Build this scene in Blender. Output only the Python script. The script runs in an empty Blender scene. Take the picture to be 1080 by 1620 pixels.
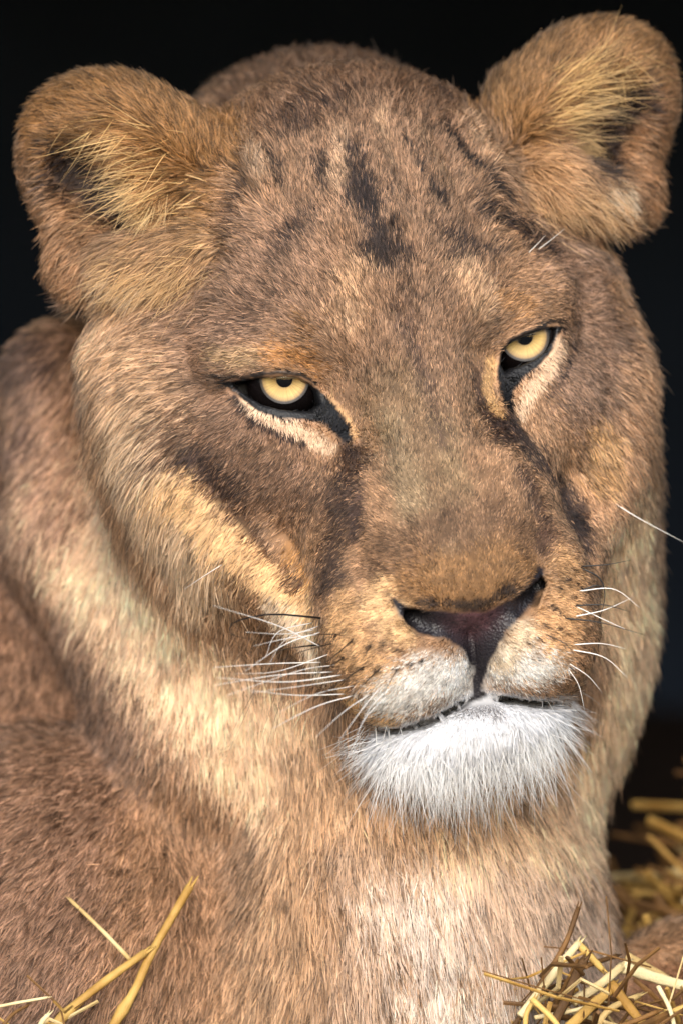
import bpy, bmesh, math, random
import numpy as np
from mathutils import Vector, Matrix
from mathutils.bvhtree import BVHTree

rng = np.random.default_rng(7)
random.seed(7)
FUR = True

# ------------------------------------------------------------------ camera, light, exposure
# All lengths below are centimetres (CM turns them into metres). x right, y away from the camera, z up.
CM = 0.01
sc = bpy.context.scene
cam_d = bpy.data.cameras.new('camera')
cam = bpy.data.objects.new('camera', cam_d)
sc.collection.objects.link(cam)
CAM_Y = -304.0
cam.location = (0, CAM_Y * CM, 0)
cam.rotation_euler = (math.radians(90), 0, 0)
cam_d.sensor_fit = 'VERTICAL'
cam_d.sensor_height = 36.0
cam_d.sensor_width = 24.0
cam_d.lens = 200.0
cam_d.clip_end = 100.0
cam_d.dof.use_dof = True
cam_d.dof.focus_distance = 3.03
cam_d.dof.aperture_fstop = 4.0
sc.camera = cam

world = bpy.data.worlds.new('World')
sc.world = world
world.use_nodes = True
wn = world.node_tree.nodes
wl = world.node_tree.links
SUN_EL, SUN_AZ = 24.0, 184.0          # azimuth the light comes from, degrees clockwise from +y
sky = wn.new('ShaderNodeTexSky')
sky.sky_type = 'NISHITA'
sky.sun_disc = False
sky.sun_elevation = math.radians(SUN_EL)
sky.sun_rotation = math.radians(SUN_AZ)
sky.air_density = 1.0
sky.dust_density = 1.5
sky.ozone_density = 1.0
wl.new(sky.outputs[0], wn['Background'].inputs[0])
wn['Background'].inputs[1].default_value = 0.10

sun_d = bpy.data.lights.new('sun', 'SUN')
sun = bpy.data.objects.new('sun', sun_d)
sc.collection.objects.link(sun)
sun_d.energy = 1.5
sun_d.angle = math.radians(40)
sun_d.color = (1.0, 0.985, 0.965)
_a, _e = math.radians(SUN_AZ), math.radians(SUN_EL)
_dir = Vector((math.sin(_a) * math.cos(_e), math.cos(_a) * math.cos(_e), math.sin(_e)))
sun.rotation_euler = _dir.to_track_quat('Z', 'Y').to_euler()
sun.location = (-0.8, -2.0, 2.5)

sc.view_settings.view_transform = 'Standard'
sc.view_settings.look = 'None'
sc.view_settings.gamma = 1.0
sc.view_settings.use_curve_mapping = False
sc.view_settings.exposure = 1.45
sc.render.engine = 'CYCLES'
sc.cycles.max_bounces = 4
sc.cycles.diffuse_bounces = 2
sc.cycles.glossy_bounces = 3
sc.cycles.transmission_bounces = 4
sc.cycles.transparent_max_bounces = 8
sc.cycles.caustics_reflective = False
sc.cycles.caustics_refractive = False
sc.cycles.use_denoising = True
sc.cycles.pixel_filter_type = 'BLACKMAN_HARRIS'
sc.cycles_curves.shape = 'RIBBONS'
sc.cycles_curves.subdivisions = 2

# ------------------------------------------------------------------ helpers
COL = sc.collection


def tag(o, label=None, cat=None, group=None, kind=None):
    if label: o['label'] = label
    if cat: o['category'] = cat
    if group: o['group'] = group
    if kind: o['kind'] = kind
    return o


def link_mesh(name, verts, faces, mats=(), parent=None, smooth=True):
    me = bpy.data.meshes.new(name)
    me.from_pydata([tuple(v) for v in np.asarray(verts) * CM], [], [tuple(int(i) for i in f) for f in faces])
    if smooth:
        me.polygons.foreach_set('use_smooth', np.ones(len(me.polygons), dtype=bool))
    me.update()
    for m in mats: me.materials.append(m)
    o = bpy.data.objects.new(name, me)
    COL.objects.link(o)
    if parent is not None: o.parent = parent
    return o


def new_mat(name):
    m = bpy.data.materials.new(name)
    m.use_nodes = True
    nt = m.node_tree
    return m, nt.nodes, nt.links, nt.nodes['Principled BSDF']


# ------------------------------------------------------------------ head frame: X across the face, U up, F out of the face
YAW, ROLL = math.radians(10.0), math.radians(10.8)
S = 54.72 / 1620.0                      # cm per photo pixel in the plane y = 0
HEAD_O = np.array([(641 - 540) * S, 0.0, (810 - 582) * S])
_X = np.array([math.cos(YAW), math.sin(YAW), 0.0])
_U = np.array([0.0, 0.0, 1.0])
_F = np.array([math.sin(YAW), -math.cos(YAW), 0.0])
_R = np.array([[math.cos(ROLL), 0, -math.sin(ROLL)], [0, 1, 0], [math.sin(ROLL), 0, math.cos(ROLL)]])
HM = np.stack([_R @ _X, _R @ _U, _R @ _F], axis=1)     # columns: head axes in the world


def to_head(p): return (p - HEAD_O) @ HM
def to_world(h): return np.asarray(h, float) @ HM.T + HEAD_O


def pix(px, py, y=0.0):
    """world point at depth y that the sketch position (px, py) stands for"""
    k = (y - CAM_Y) / -CAM_Y
    return np.array([(px - 540) * S * k, y, (810 - py) * S * k])


# ------------------------------------------------------------------ distance fields
def ell(p, c, r, rot=None):
    q = p - np.asarray(c, float)
    if rot is not None: q = q @ rot
    r = np.asarray(r, float)
    a = q / r
    k0 = np.sqrt((a * a).sum(1)) + 1e-9
    b = a / r
    k1 = np.sqrt((b * b).sum(1)) + 1e-9
    return k0 * (k0 - 1.0) / k1


def cap(p, a, b, ra, rb):
    a = np.asarray(a, float); b = np.asarray(b, float)
    ab = b - a
    t = np.clip(((p - a) @ ab) / (ab @ ab), 0, 1)
    d = p - a - t[:, None] * ab
    return np.sqrt((d * d).sum(1)) - (ra + (rb - ra) * t)


def chain(p, pts, rs, k=0.3):
    d = None
    for i in range(len(pts) - 1):
        e = cap(p, pts[i], pts[i + 1], rs[i], rs[i + 1])
        d = e if d is None else smin(d, e, k)
    return d


def smin(a, b, k):
    h = np.maximum(k - np.abs(a - b), 0.0) / k
    return np.minimum(a, b) - h * h * k * 0.25


def smax(a, b, k): return -smin(-a, -b, k)


def poly2(x, y, P):
    """signed distance to a closed polygon in the plane"""
    P = np.asarray(P, float)
    n = len(P)
    d = np.full(x.shape, 1e9)
    s = np.ones(x.shape)
    for i in range(n):
        j = (i + n - 1) % n
        ex, ey = P[j, 0] - P[i, 0], P[j, 1] - P[i, 1]
        wx, wy = x - P[i, 0], y - P[i, 1]
        t = np.clip((wx * ex + wy * ey) / (ex * ex + ey * ey), 0, 1)
        d = np.minimum(d, (wx - ex * t) ** 2 + (wy - ey * t) ** 2)
        c1 = y >= P[i, 1]; c2 = y < P[j, 1]; c3 = ex * wy > ey * wx
        s = np.where((c1 & c2 & c3) | (~c1 & ~c2 & ~c3), -s, s)
    return s * np.sqrt(d)


def head_px(pts, F=0.0):
    """sketch positions on the face -> (X, U) at forward distance F"""
    out = []
    for px, py in pts:
        dx, dz = (px - 641) * S, (582 - py) * S
        x = dx * math.cos(ROLL) + dz * math.sin(ROLL)
        u = -dx * math.sin(ROLL) + dz * math.cos(ROLL)
        out.append(((x - F * math.sin(YAW)) / math.cos(YAW), u))
    return np.array(out)


EYE_OPEN = [head_px([(378, 604), (398, 600), (420, 597), (448, 595), (474, 598), (492, 607), (502, 620), (508, 640),
                     (496, 650), (474, 650), (446, 647), (420, 639), (400, 625), (386, 612)], -0.3),
            head_px([(800, 556), (804, 548), (816, 538), (834, 529), (856, 521), (878, 515), (886, 518), (882, 534),
                     (870, 552), (852, 566), (834, 574), (816, 580), (803, 588), (797, 575)], -0.3)]
def _hp(tab): return [(*head_px([(a, b)], f)[0], f) for a, b, f in tab]


NOSTRIL = [_hp([(618, 942, 3.2), (636, 962, 4.1), (664, 984, 5.0), (698, 996, 5.5), (728, 1012, 5.75)]),
           _hp([(854, 898, 3.2), (846, 928, 4.1), (828, 955, 5.0), (806, 975, 5.5), (784, 1000, 5.75)])]
LEATHER = head_px([(612, 934), (640, 955), (672, 962), (716, 966), (760, 966), (806, 944), (838, 912), (850, 892), (860, 898), (852, 936), (826, 968), (798, 994),
                   (778, 1040), (769, 1102), (757, 1102), (750, 1050), (732, 1024), (700, 1008), (660, 1000), (630, 974)], 4.8)
EYE_BLACK = [head_px([(352, 600), (380, 598), (420, 594), (470, 595), (498, 606), (522, 626), (546, 662), (556, 700), (536, 702), (514, 674), (490, 664),
                      (450, 663), (415, 650), (392, 628), (376, 613)], 0.2),
             head_px([(906, 511), (880, 511), (850, 518), (812, 534), (797, 550), (791, 590), (792, 640), (803, 654), (812, 642), (816, 618), (836, 595),
                      (864, 573), (884, 549), (892, 527)], 0.2)]
EYE_C = [pix(450, 600, 1.9), pix(829, 533, 4.4)]
EYE_R = 2.15


def sides(h, f):
    """a mirrored feature: evaluate it on |X|"""
    q = h.copy(); q[:, 0] = np.abs(q[:, 0])
    return f(q)


def rotx(a):
    c, s = math.cos(a), math.sin(a)
    return np.array([[1, 0, 0], [0, c, -s], [0, s, c]])


def rot_axes(yaw, pitch, roll):
    """columns are the local axes: yaw about z, pitch about x, roll about y (degrees)"""
    return np.array(Matrix.Rotation(math.radians(yaw), 3, 'Z') @ Matrix.Rotation(math.radians(pitch), 3, 'X')
                    @ Matrix.Rotation(math.radians(roll), 3, 'Y'))


def sdf_pads(h):
    q = h.copy(); q[:, 0] = np.abs(q[:, 0])
    return smin(ell(q, (3.45, -14.7, 1.7), (3.9, 4.15, 3.5)), ell(q, (4.6, -12.2, 0.2), (2.9, 3.6, 3.2)), 1.2)


def sdf_chin(h): return ell(h, (-0.55, -19.75, 0.9), (4.9, 1.75, 2.9))


def lip_line(h):
    """distance to the seam where the whisker pads meet the chin"""
    a, b = sdf_pads(h), sdf_chin(h)
    return np.sqrt(a * a + b * b) + np.maximum(0, -(h[:, 2] + 2.0))


def sdf_head(h):
    q = h.copy(); q[:, 0] = np.abs(q[:, 0])
    d = ell(h, (0, 7.5, -9.5), (10.2, 9.7, 9.0))                      # cranium
    d = smin(d, ell(h, (0, 4.0, -5.2), (9.5, 8.0, 5.6)), 2.5)          # forehead
    d = smin(d, ell(h, (-9.6, 1.2, -8.5), (5.9, 8.8, 5.0)), 2.5)        # temple and cheek ruff
    d = smin(d, ell(h, (9.1, 0.8, -8.5), (5.2, 8.5, 5.0)), 2.5)        # temple and cheek ruff
    d = smin(d, ell(q, (8.4, -5.0, -8.0), (5.2, 6.5, 5.0)), 2.5)
    d = smin(d, ell(q, (6.3, -3.6, -4.2), (4.8, 4.4, 4.0)), 2.0)       # cheekbone
    d = smin(d, chain(h, [(0, 6, -2.6), (0, 0, -1.2), (0, -6, 0.6), (0, -11.0, 2.6)], [3.4, 3.0, 3.2, 3.1], 1.0), 2.2)  # bridge
    d = smin(d, cap(q, (1.8, -2.0, -0.6), (2.3, -10.5, 2.2), 2.2, 2.5), 1.2)   # flat flanks of the bridge
    d = smin(d, ell(q, (3.7, -8.0, -1.6), (3.5, 6.0, 4.0)), 1.6)       # side of the snout
    d = smin(d, cap(q, (3.0, 2.2, -0.9), (8.8, 2.5, -2.9), 1.55, 1.5), 1.3)   # brow ridge
    d = smin(d, cap(q, (4.2, 3.8, -1.2), (3.4, 7.0, -2.2), 1.3, 1.2), 1.6)    # frontal knobs
    d = smin(d, ell(h, (0, -17.3, -5.0), (6.4, 4.8, 7.5)), 2.0)        # jaw
    jow = chain(q, [(12.4, -2.2, -6.4), (10.2, -7.2, -4.4), (7.3, -11.6, -2.3), (6.0, -14.5, -1.4)], [1.7, 1.7, 1.8, 2.0], 0.8)
    d = smin(d, jow, 1.4)                                            # jowl band running to the corner of the mouth
    # whisker pads, nose, chin
    pads, chin = sdf_pads(h), sdf_chin(h)
    d = smin(d, pads, 0.9)
    nose = ell(h, (0, -12.0, 3.35), (3.5, 2.1, 2.55))
    d = smin(d, nose, 0.7)
    d = smin(d, ell(q, (2.7, -12.0, 3.1), (1.5, 1.5, 2.0)), 0.6)       # wings
    d = smin(d, chin, 0.35)
    # philtrum and the line of the mouth
    d = smax(d, -cap(h, (0, -14.4, 6.1), (0, -18.2, 5.6), 0.33, 0.3), 0.5)
    d = smax(d, -(lip_line(h) - 0.34), 0.3)                            # the seam between them
    # nostrils: a comma that starts under the leather and sweeps out along the wing
    for path in NOSTRIL:
        d = smax(d, -chain(h, path, [0.25, 0.42, 0.55, 0.5, 0.28], 0.25), 0.3)
    # tear trough and inner corner of the eye
    d = smax(d, -cap(q, (4.3, -1.5, 1.5), (3.4, -3.6, 2.7), 0.9, 0.6), 1.4)
    d = smax(d, -cap(q, (4.9, -0.2, 1.5), (8.4, 0.2, 0.6), 0.9, 0.7), 1.6)   # orbit
    # lids: a thin fold round the eyeball, opened along the lid line
    for i in (0, 1):
        ec = to_head(EYE_C[i][None])[0]
        e = np.sqrt(((h - ec) ** 2).sum(1)) - (EYE_R + 0.30)
        d = smin(d, e, 0.9)
        po = poly2(h[:, 0], h[:, 1], EYE_OPEN[i])
        slot = smax(po, -(h[:, 2] - (ec[2] - 0.8)), 0.2)
        d = smax(d, -slot, 0.22)
    return d


EARS = [dict(c=pix(182, 262, 7.0), r=(5.7, 3.6, 4.9), rot=rot_axes(-18, 0, 30), cav=pix(128, 292, 2.0), cr=(3.7, 4.9, 2.8), crot=rot_axes(-25, 0, 40)),
        dict(c=pix(925, 180, 11.0), r=(5.9, 3.6, 4.7), rot=rot_axes(25, 0, -38), cav=pix(972, 205, 6.0), cr=(3.8, 4.7, 2.3), crot=rot_axes(25, 0, -52))]


def sdf_ears(p):
    # left
    d = ell(p, EARS[0]['c'], EARS[0]['r'], EARS[0]['rot'])
    d = smin(d, ell(p, pix(140, 400, 7.0), (2.2, 2.2, 2.6)), 1.2)                       # pocket lobe
    d = smin(d, ell(p, pix(300, 265, 7.5), (2.9, 3.2, 3.2)), 1.2)                       # medial fur roll
    d = smax(d, -ell(p, EARS[0]['cav'], EARS[0]['cr'], EARS[0]['crot']), 0.9)
    d = smax(d, -cap(p, pix(205, 368, 2.0), pix(222, 360, 6.2), 1.6, 1.1), 0.7)        # ear canal
    d = smin(d, cap(p, pix(205, 425, 4.4), pix(305, 412, 3.6), 1.7, 1.9), 0.5)          # front tuft base
    e = ell(p, EARS[1]['c'], EARS[1]['r'], EARS[1]['rot'])
    e = smin(e, ell(p, pix(992, 300, 11.0), (1.7, 2.0, 2.0)), 1.4)
    e = smin(e, ell(p, pix(830, 215, 10.5), (2.8, 3.2, 3.6)), 1.2)
    e = smax(e, -ell(p, EARS[1]['cav'], EARS[1]['cr'], EARS[1]['crot']), 0.9)
    e = smax(e, -cap(p, pix(938, 262, 6.0), pix(925, 257, 10.4), 1.6, 1.1), 0.7)
    e = smin(e, cap(p, pix(870, 295, 7.6), pix(960, 318, 9.0), 1.9, 1.5), 0.5)
    return np.minimum(d, e)


def sdf_body(p):
    d = ell(p, (1.7, 16.5, -4.0), (16.0, 12.5, 20.0))                  # neck
    d = smin(d, ell(p, (-1.2, 19.0, 14.0), (10.5, 8.0, 12.0)), 3.0)     # nape
    d = smin(d, ell(p, (3.5, 13.0, -27.0), (11.8, 12.0, 18.5)), 3.0)    # chest
    d = smin(d, ell(p, (-24.0, 40.0, -18.0), (20.0, 26.0, 26.0)), 3.0)  # shoulder and back
    d = smin(d, ell(p, (-17.0, 16.0, -31.0), (17.0, 14.0, 19.0)), 2.0)  # upper arm
    d = smin(d, cap(p, pix(105, 610, 20), pix(140, 850, 18), 3.6, 4.2), 2.0)  # roll of the neck
    d = smin(d, cap(p, pix(140, 850, 18), pix(330, 1180, 12), 4.2, 5.0), 2.0)
    d = smin(d, cap(p, pix(1090, 1590, 14), pix(1250, 1660, 6), 4.2, 4.6), 1.0)  # forepaw lying to the side
    d = smin(d, cap(p, (6, 14, -34), pix(1090, 1590, 14), 5.2, 4.2), 2.0)
    return d


def sdf(p):
    h = to_head(p)
    side = np.clip((np.abs(h[:, 0]) - 5.0) / 5.0, 0, 1)
    d = smin(sdf_head(h), sdf_body(p), 2.0 + 4.0 * side)       # the ruff runs softly into the neck
    return smin(d, sdf_ears(p), 1.0)


def sdf_chunk(p, n=400000):
    return np.concatenate([sdf(p[i:i + n]) for i in range(0, len(p), n)])


def surface(lo, hi, step):
    """naive surface nets on a narrow band"""
    n = np.ceil((np.asarray(hi) - lo) / (step * 4)).astype(int)
    ax = [lo[i] + np.arange(n[i] + 1) * step * 4 for i in range(3)]
    G = np.stack(np.meshgrid(*ax, indexing='ij'), -1).reshape(-1, 3)
    C = sdf_chunk(G).reshape(n + 1)
    N = n * 4
    V = np.empty(tuple(N + 1), np.float32)
    near = np.zeros(tuple(N + 1), bool)
    idx = [np.minimum((np.arange(N[i] + 1) + 2) // 4, n[i]) for i in range(3)]
    V[:] = C[np.ix_(*idx)]
    near = np.abs(V) < step * 4 * 1.6
    I = np.argwhere(near)
    V[near] = sdf_chunk(np.asarray(lo) + I * step)
    sgn = V < 0
    cnt = np.zeros(tuple(N), np.int8)
    for dx in (0, 1):
        for dy in (0, 1):
            for dz in (0, 1):
                cnt += sgn[dx:N[0] + dx, dy:N[1] + dy, dz:N[2] + dz]
    cells = np.argwhere((cnt > 0) & (cnt < 8))
    cid = np.full(tuple(N), -1, np.int64)
    cid[tuple(cells.T)] = np.arange(len(cells))
    acc = np.zeros((len(cells), 3)); num = np.zeros(len(cells))
    corner = [(a, b, c) for a in (0, 1) for b in (0, 1) for c in (0, 1)]
    for a in range(8):
        for b in range(a + 1, 8):
            ca, cb = np.array(corner[a]), np.array(corner[b])
            if np.abs(ca - cb).sum() != 1: continue
            va = V[tuple((cells + ca).T)]; vb = V[tuple((cells + cb).T)]
            m = (va < 0) != (vb < 0)
            t = (va / np.where(m, va - vb, 1))[m][:, None]
            acc[m] += ca + t * (cb - ca); num[m] += 1
    verts = np.asarray(lo) + (cells + acc / num[:, None]) * step
    faces = []
    for ax_ in range(3):
        o1, o2 = [(1, 2), (2, 0), (0, 1)][ax_]
        sl0 = [slice(1, N[i]) for i in range(3)]; sl1 = list(sl0)
        sl0[ax_] = slice(0, N[ax_]); sl1[ax_] = slice(1, N[ax_] + 1)
        s0 = sgn[tuple(sl0)]; s1 = sgn[tuple(sl1)]
        E = np.argwhere(s0 != s1)
        flip = s0[tuple(E.T)]
        base = E.copy()
        for i in range(3):
            if i != ax_: base[:, i] += 1
        q = []
        for du, dv in ((0, 0), (1, 0), (1, 1), (0, 1)):
            c = base.copy(); c[:, o1] -= du; c[:, o2] -= dv
            q.append(cid[tuple(c.T)])
        q = np.stack(q, 1)
        q[~flip] = q[~flip][:, ::-1]
        faces.append(q)
    F = np.concatenate(faces)
    return verts, F[(F >= 0).all(1)]


def project(v, n=3):
    for _ in range(n):
        d = sdf_chunk(v)
        g = np.empty_like(v)
        for a in range(3):
            q = v.copy(); q[:, a] += 0.04
            g[:, a] = (sdf_chunk(q) - d) / 0.04
        g2 = (g * g).sum(1) + 1e-4
        v = v - np.clip(d / g2, -0.25, 0.25)[:, None] * g
    return v


def build_skin():
    v, f = surface(np.array([-46.0, -10.0, -48.0]), np.array([32.0, 68.0, 30.0]), 0.48)
    bm = bmesh.new()
    for p in v: bm.verts.new(p)
    bm.verts.ensure_lookup_table()
    for q in f:
        try: bm.faces.new([bm.verts[i] for i in q])
        except ValueError: pass

    def sub(test):
        co = np.array([x.co for x in bm.verts])
        m = test(co)
        bm.verts.index_update()
        es = [e for e in bm.edges if m[e.verts[0].index] and m[e.verts[1].index]]
        bmesh.ops.subdivide_edges(bm, edges=es, cuts=1, use_grid_fill=True)
        bm.verts.ensure_lookup_table(); bm.verts.index_update()

    def face_zone(co):
        h = to_head(co)
        return (np.abs(h[:, 0]) < 10.5) & (h[:, 2] > -6.0) & (h[:, 1] < 8) & (h[:, 1] > -24)

    def fine_zone(co):
        h = to_head(co)
        nose = (np.abs(h[:, 0]) < 5.2) & (h[:, 1] < -10.0) & (h[:, 1] > -19.8) & (h[:, 2] > 1.0)
        eye = np.zeros(len(co), bool)
        for i in (0, 1):
            c = EYE_OPEN[i].mean(0)
            eye |= (((h[:, 0] - c[0]) / 3.2) ** 2 + ((h[:, 1] - c[1]) / 2.4) ** 2 < 1) & (h[:, 2] > -4.5)
        return nose | eye

    def eye_zone(co):
        h = to_head(co)
        eye = np.zeros(len(co), bool)
        for i in (0, 1):
            eye |= (np.abs(poly2(h[:, 0], h[:, 1], EYE_OPEN[i])) < 0.45) & (h[:, 2] > -4.5)
        return eye

    sub(face_zone)
    sub(fine_zone)
    sub(eye_zone)
    bmesh.ops.triangulate(bm, faces=[x for x in bm.faces if len(x.verts) > 4])
    co = np.array([x.co for x in bm.verts])
    co = project(co)
    fs = [[x.index for x in fc.verts] for fc in bm.faces]
    bm.free()
    return co, fs
N_FACE = 500000

# ------------------------------------------------------------------ noise
_tab = np.random.default_rng(3).random((48, 48, 48, 3)).astype(np.float32) * 2 - 1


def vnoise(p, scale, seed=0):
    """smooth 3-component value noise in -1..1"""
    q = np.asarray(p) / scale + seed * 7.31 + 1000.0
    i = np.floor(q).astype(int)
    f = (q - i); f = f * f * (3 - 2 * f)
    out = np.zeros((len(q), 3), np.float32)
    for a in (0, 1):
        wa = f[:, 0] if a else 1 - f[:, 0]
        for b in (0, 1):
            wb = f[:, 1] if b else 1 - f[:, 1]
            for c in (0, 1):
                wc = f[:, 2] if c else 1 - f[:, 2]
                out += (wa * wb * wc)[:, None] * _tab[(i[:, 0] + a) % 48, (i[:, 1] + b) % 48, (i[:, 2] + c) % 48]
    return out


def lin(c):
    c = np.asarray(c, float) / 255.0
    return np.where(c <= 0.04045, c / 12.92, ((c + 0.055) / 1.055) ** 2.4)


# ------------------------------------------------------------------ the skin of the animal
SKIN_V, SKIN_F = build_skin()
_bvh = BVHTree.FromPolygons([Vector(v) for v in SKIN_V], SKIN_F)


def at(px, py):
    """the place on the animal's skin that a sketch position stands for"""
    o = Vector((0, CAM_Y, 0))
    d = (Vector(pix(px, py)) - o).normalized()
    hit = _bvh.ray_cast(o, d)
    if hit[0] is None:
        hit = _bvh.find_nearest(Vector(pix(px, py, 9.0)))
    return np.array(hit[0])


def seg_dist(p, pts):
    d = np.full(len(p), 1e9)
    if len(pts) == 1:
        return np.sqrt(((p - pts[0]) ** 2).sum(1))
    for a, b in zip(pts[:-1], pts[1:]):
        ab = b - a
        t = np.clip(((p - a) @ ab) / (ab @ ab + 1e-9), 0, 1)
        e = p - a - t[:, None] * ab
        d = np.minimum(d, (e * e).sum(1))
    return np.sqrt(d)


def normals_of(v, faces):
    n = np.zeros_like(v)
    tri = []
    for f in faces:
        for k in range(1, len(f) - 1): tri.append((f[0], f[k], f[k + 1]))
    tri = np.array(tri)
    fn = np.cross(v[tri[:, 1]] - v[tri[:, 0]], v[tri[:, 2]] - v[tri[:, 0]])
    for k in range(3): np.add.at(n, tri[:, k], fn)
    return n / (np.linalg.norm(n, axis=1, keepdims=True) + 1e-12), tri, fn


# folds and knobs of the skin: (height cm, radius cm, places)
FOLDS = [
    (0.45, 0.85, [(408, 258), (425, 290)]), (0.40, 0.75, [(735, 205), (765, 255), (800, 300)]),
    (0.22, 0.6, [(640, 190), (660, 250), (690, 310)]), (-0.25, 0.45, [(690, 225), (715, 280), (745, 335)]),
    (-0.25, 0.45, [(610, 200), (630, 260), (655, 310)]), (-0.22, 0.5, [(560, 230), (575, 300), (585, 360)]),
    (0.2, 0.6, [(520, 210), (530, 290), (545, 360)]), (-0.3, 0.5, [(455, 245), (470, 300)]), (-0.3, 0.45, [(385, 255), (395, 310)]),
    (0.2, 0.6, [(590, 210), (610, 290), (625, 350)]),
    (-0.14, 0.55, [(330, 760), (380, 820), (440, 890), (480, 925)]), (-0.2, 0.5, [(640, 510), (670, 570), (690, 650)]),
    (-0.3, 0.5, [(830, 670), (870, 730), (915, 800)]), (-0.08, 0.5, [(575, 760), (560, 830)]),
    (-0.15, 0.6, [(150, 560), (165, 650), (200, 760), (270, 870), (330, 930)]), (-0.3, 0.5, [(250, 480), (310, 440), (350, 400)]),
    (-0.35, 0.6, [(830, 320), (890, 365), (960, 385)]),
]
_n, _t, _f = normals_of(SKIN_V, SKIN_F)
_disp = np.zeros(len(SKIN_V))
for amp, rad, pts in FOLDS:
    P = np.array([at(*q) for q in pts])
    _disp += amp * (1.3 if pts[0][1] < 330 else 1.0) * np.exp(-(seg_dist(SKIN_V, P) / rad) ** 2)
_hh = to_head(SKIN_V)
_disp = np.clip(_disp, -0.4, 0.55)
SKIN_V = SKIN_V + _n * _disp[:, None]
SKIN_N, TRI, TRI_N = normals_of(SKIN_V, SKIN_F)
_bvh = BVHTree.FromPolygons([Vector(v) for v in SKIN_V], SKIN_F)

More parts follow.
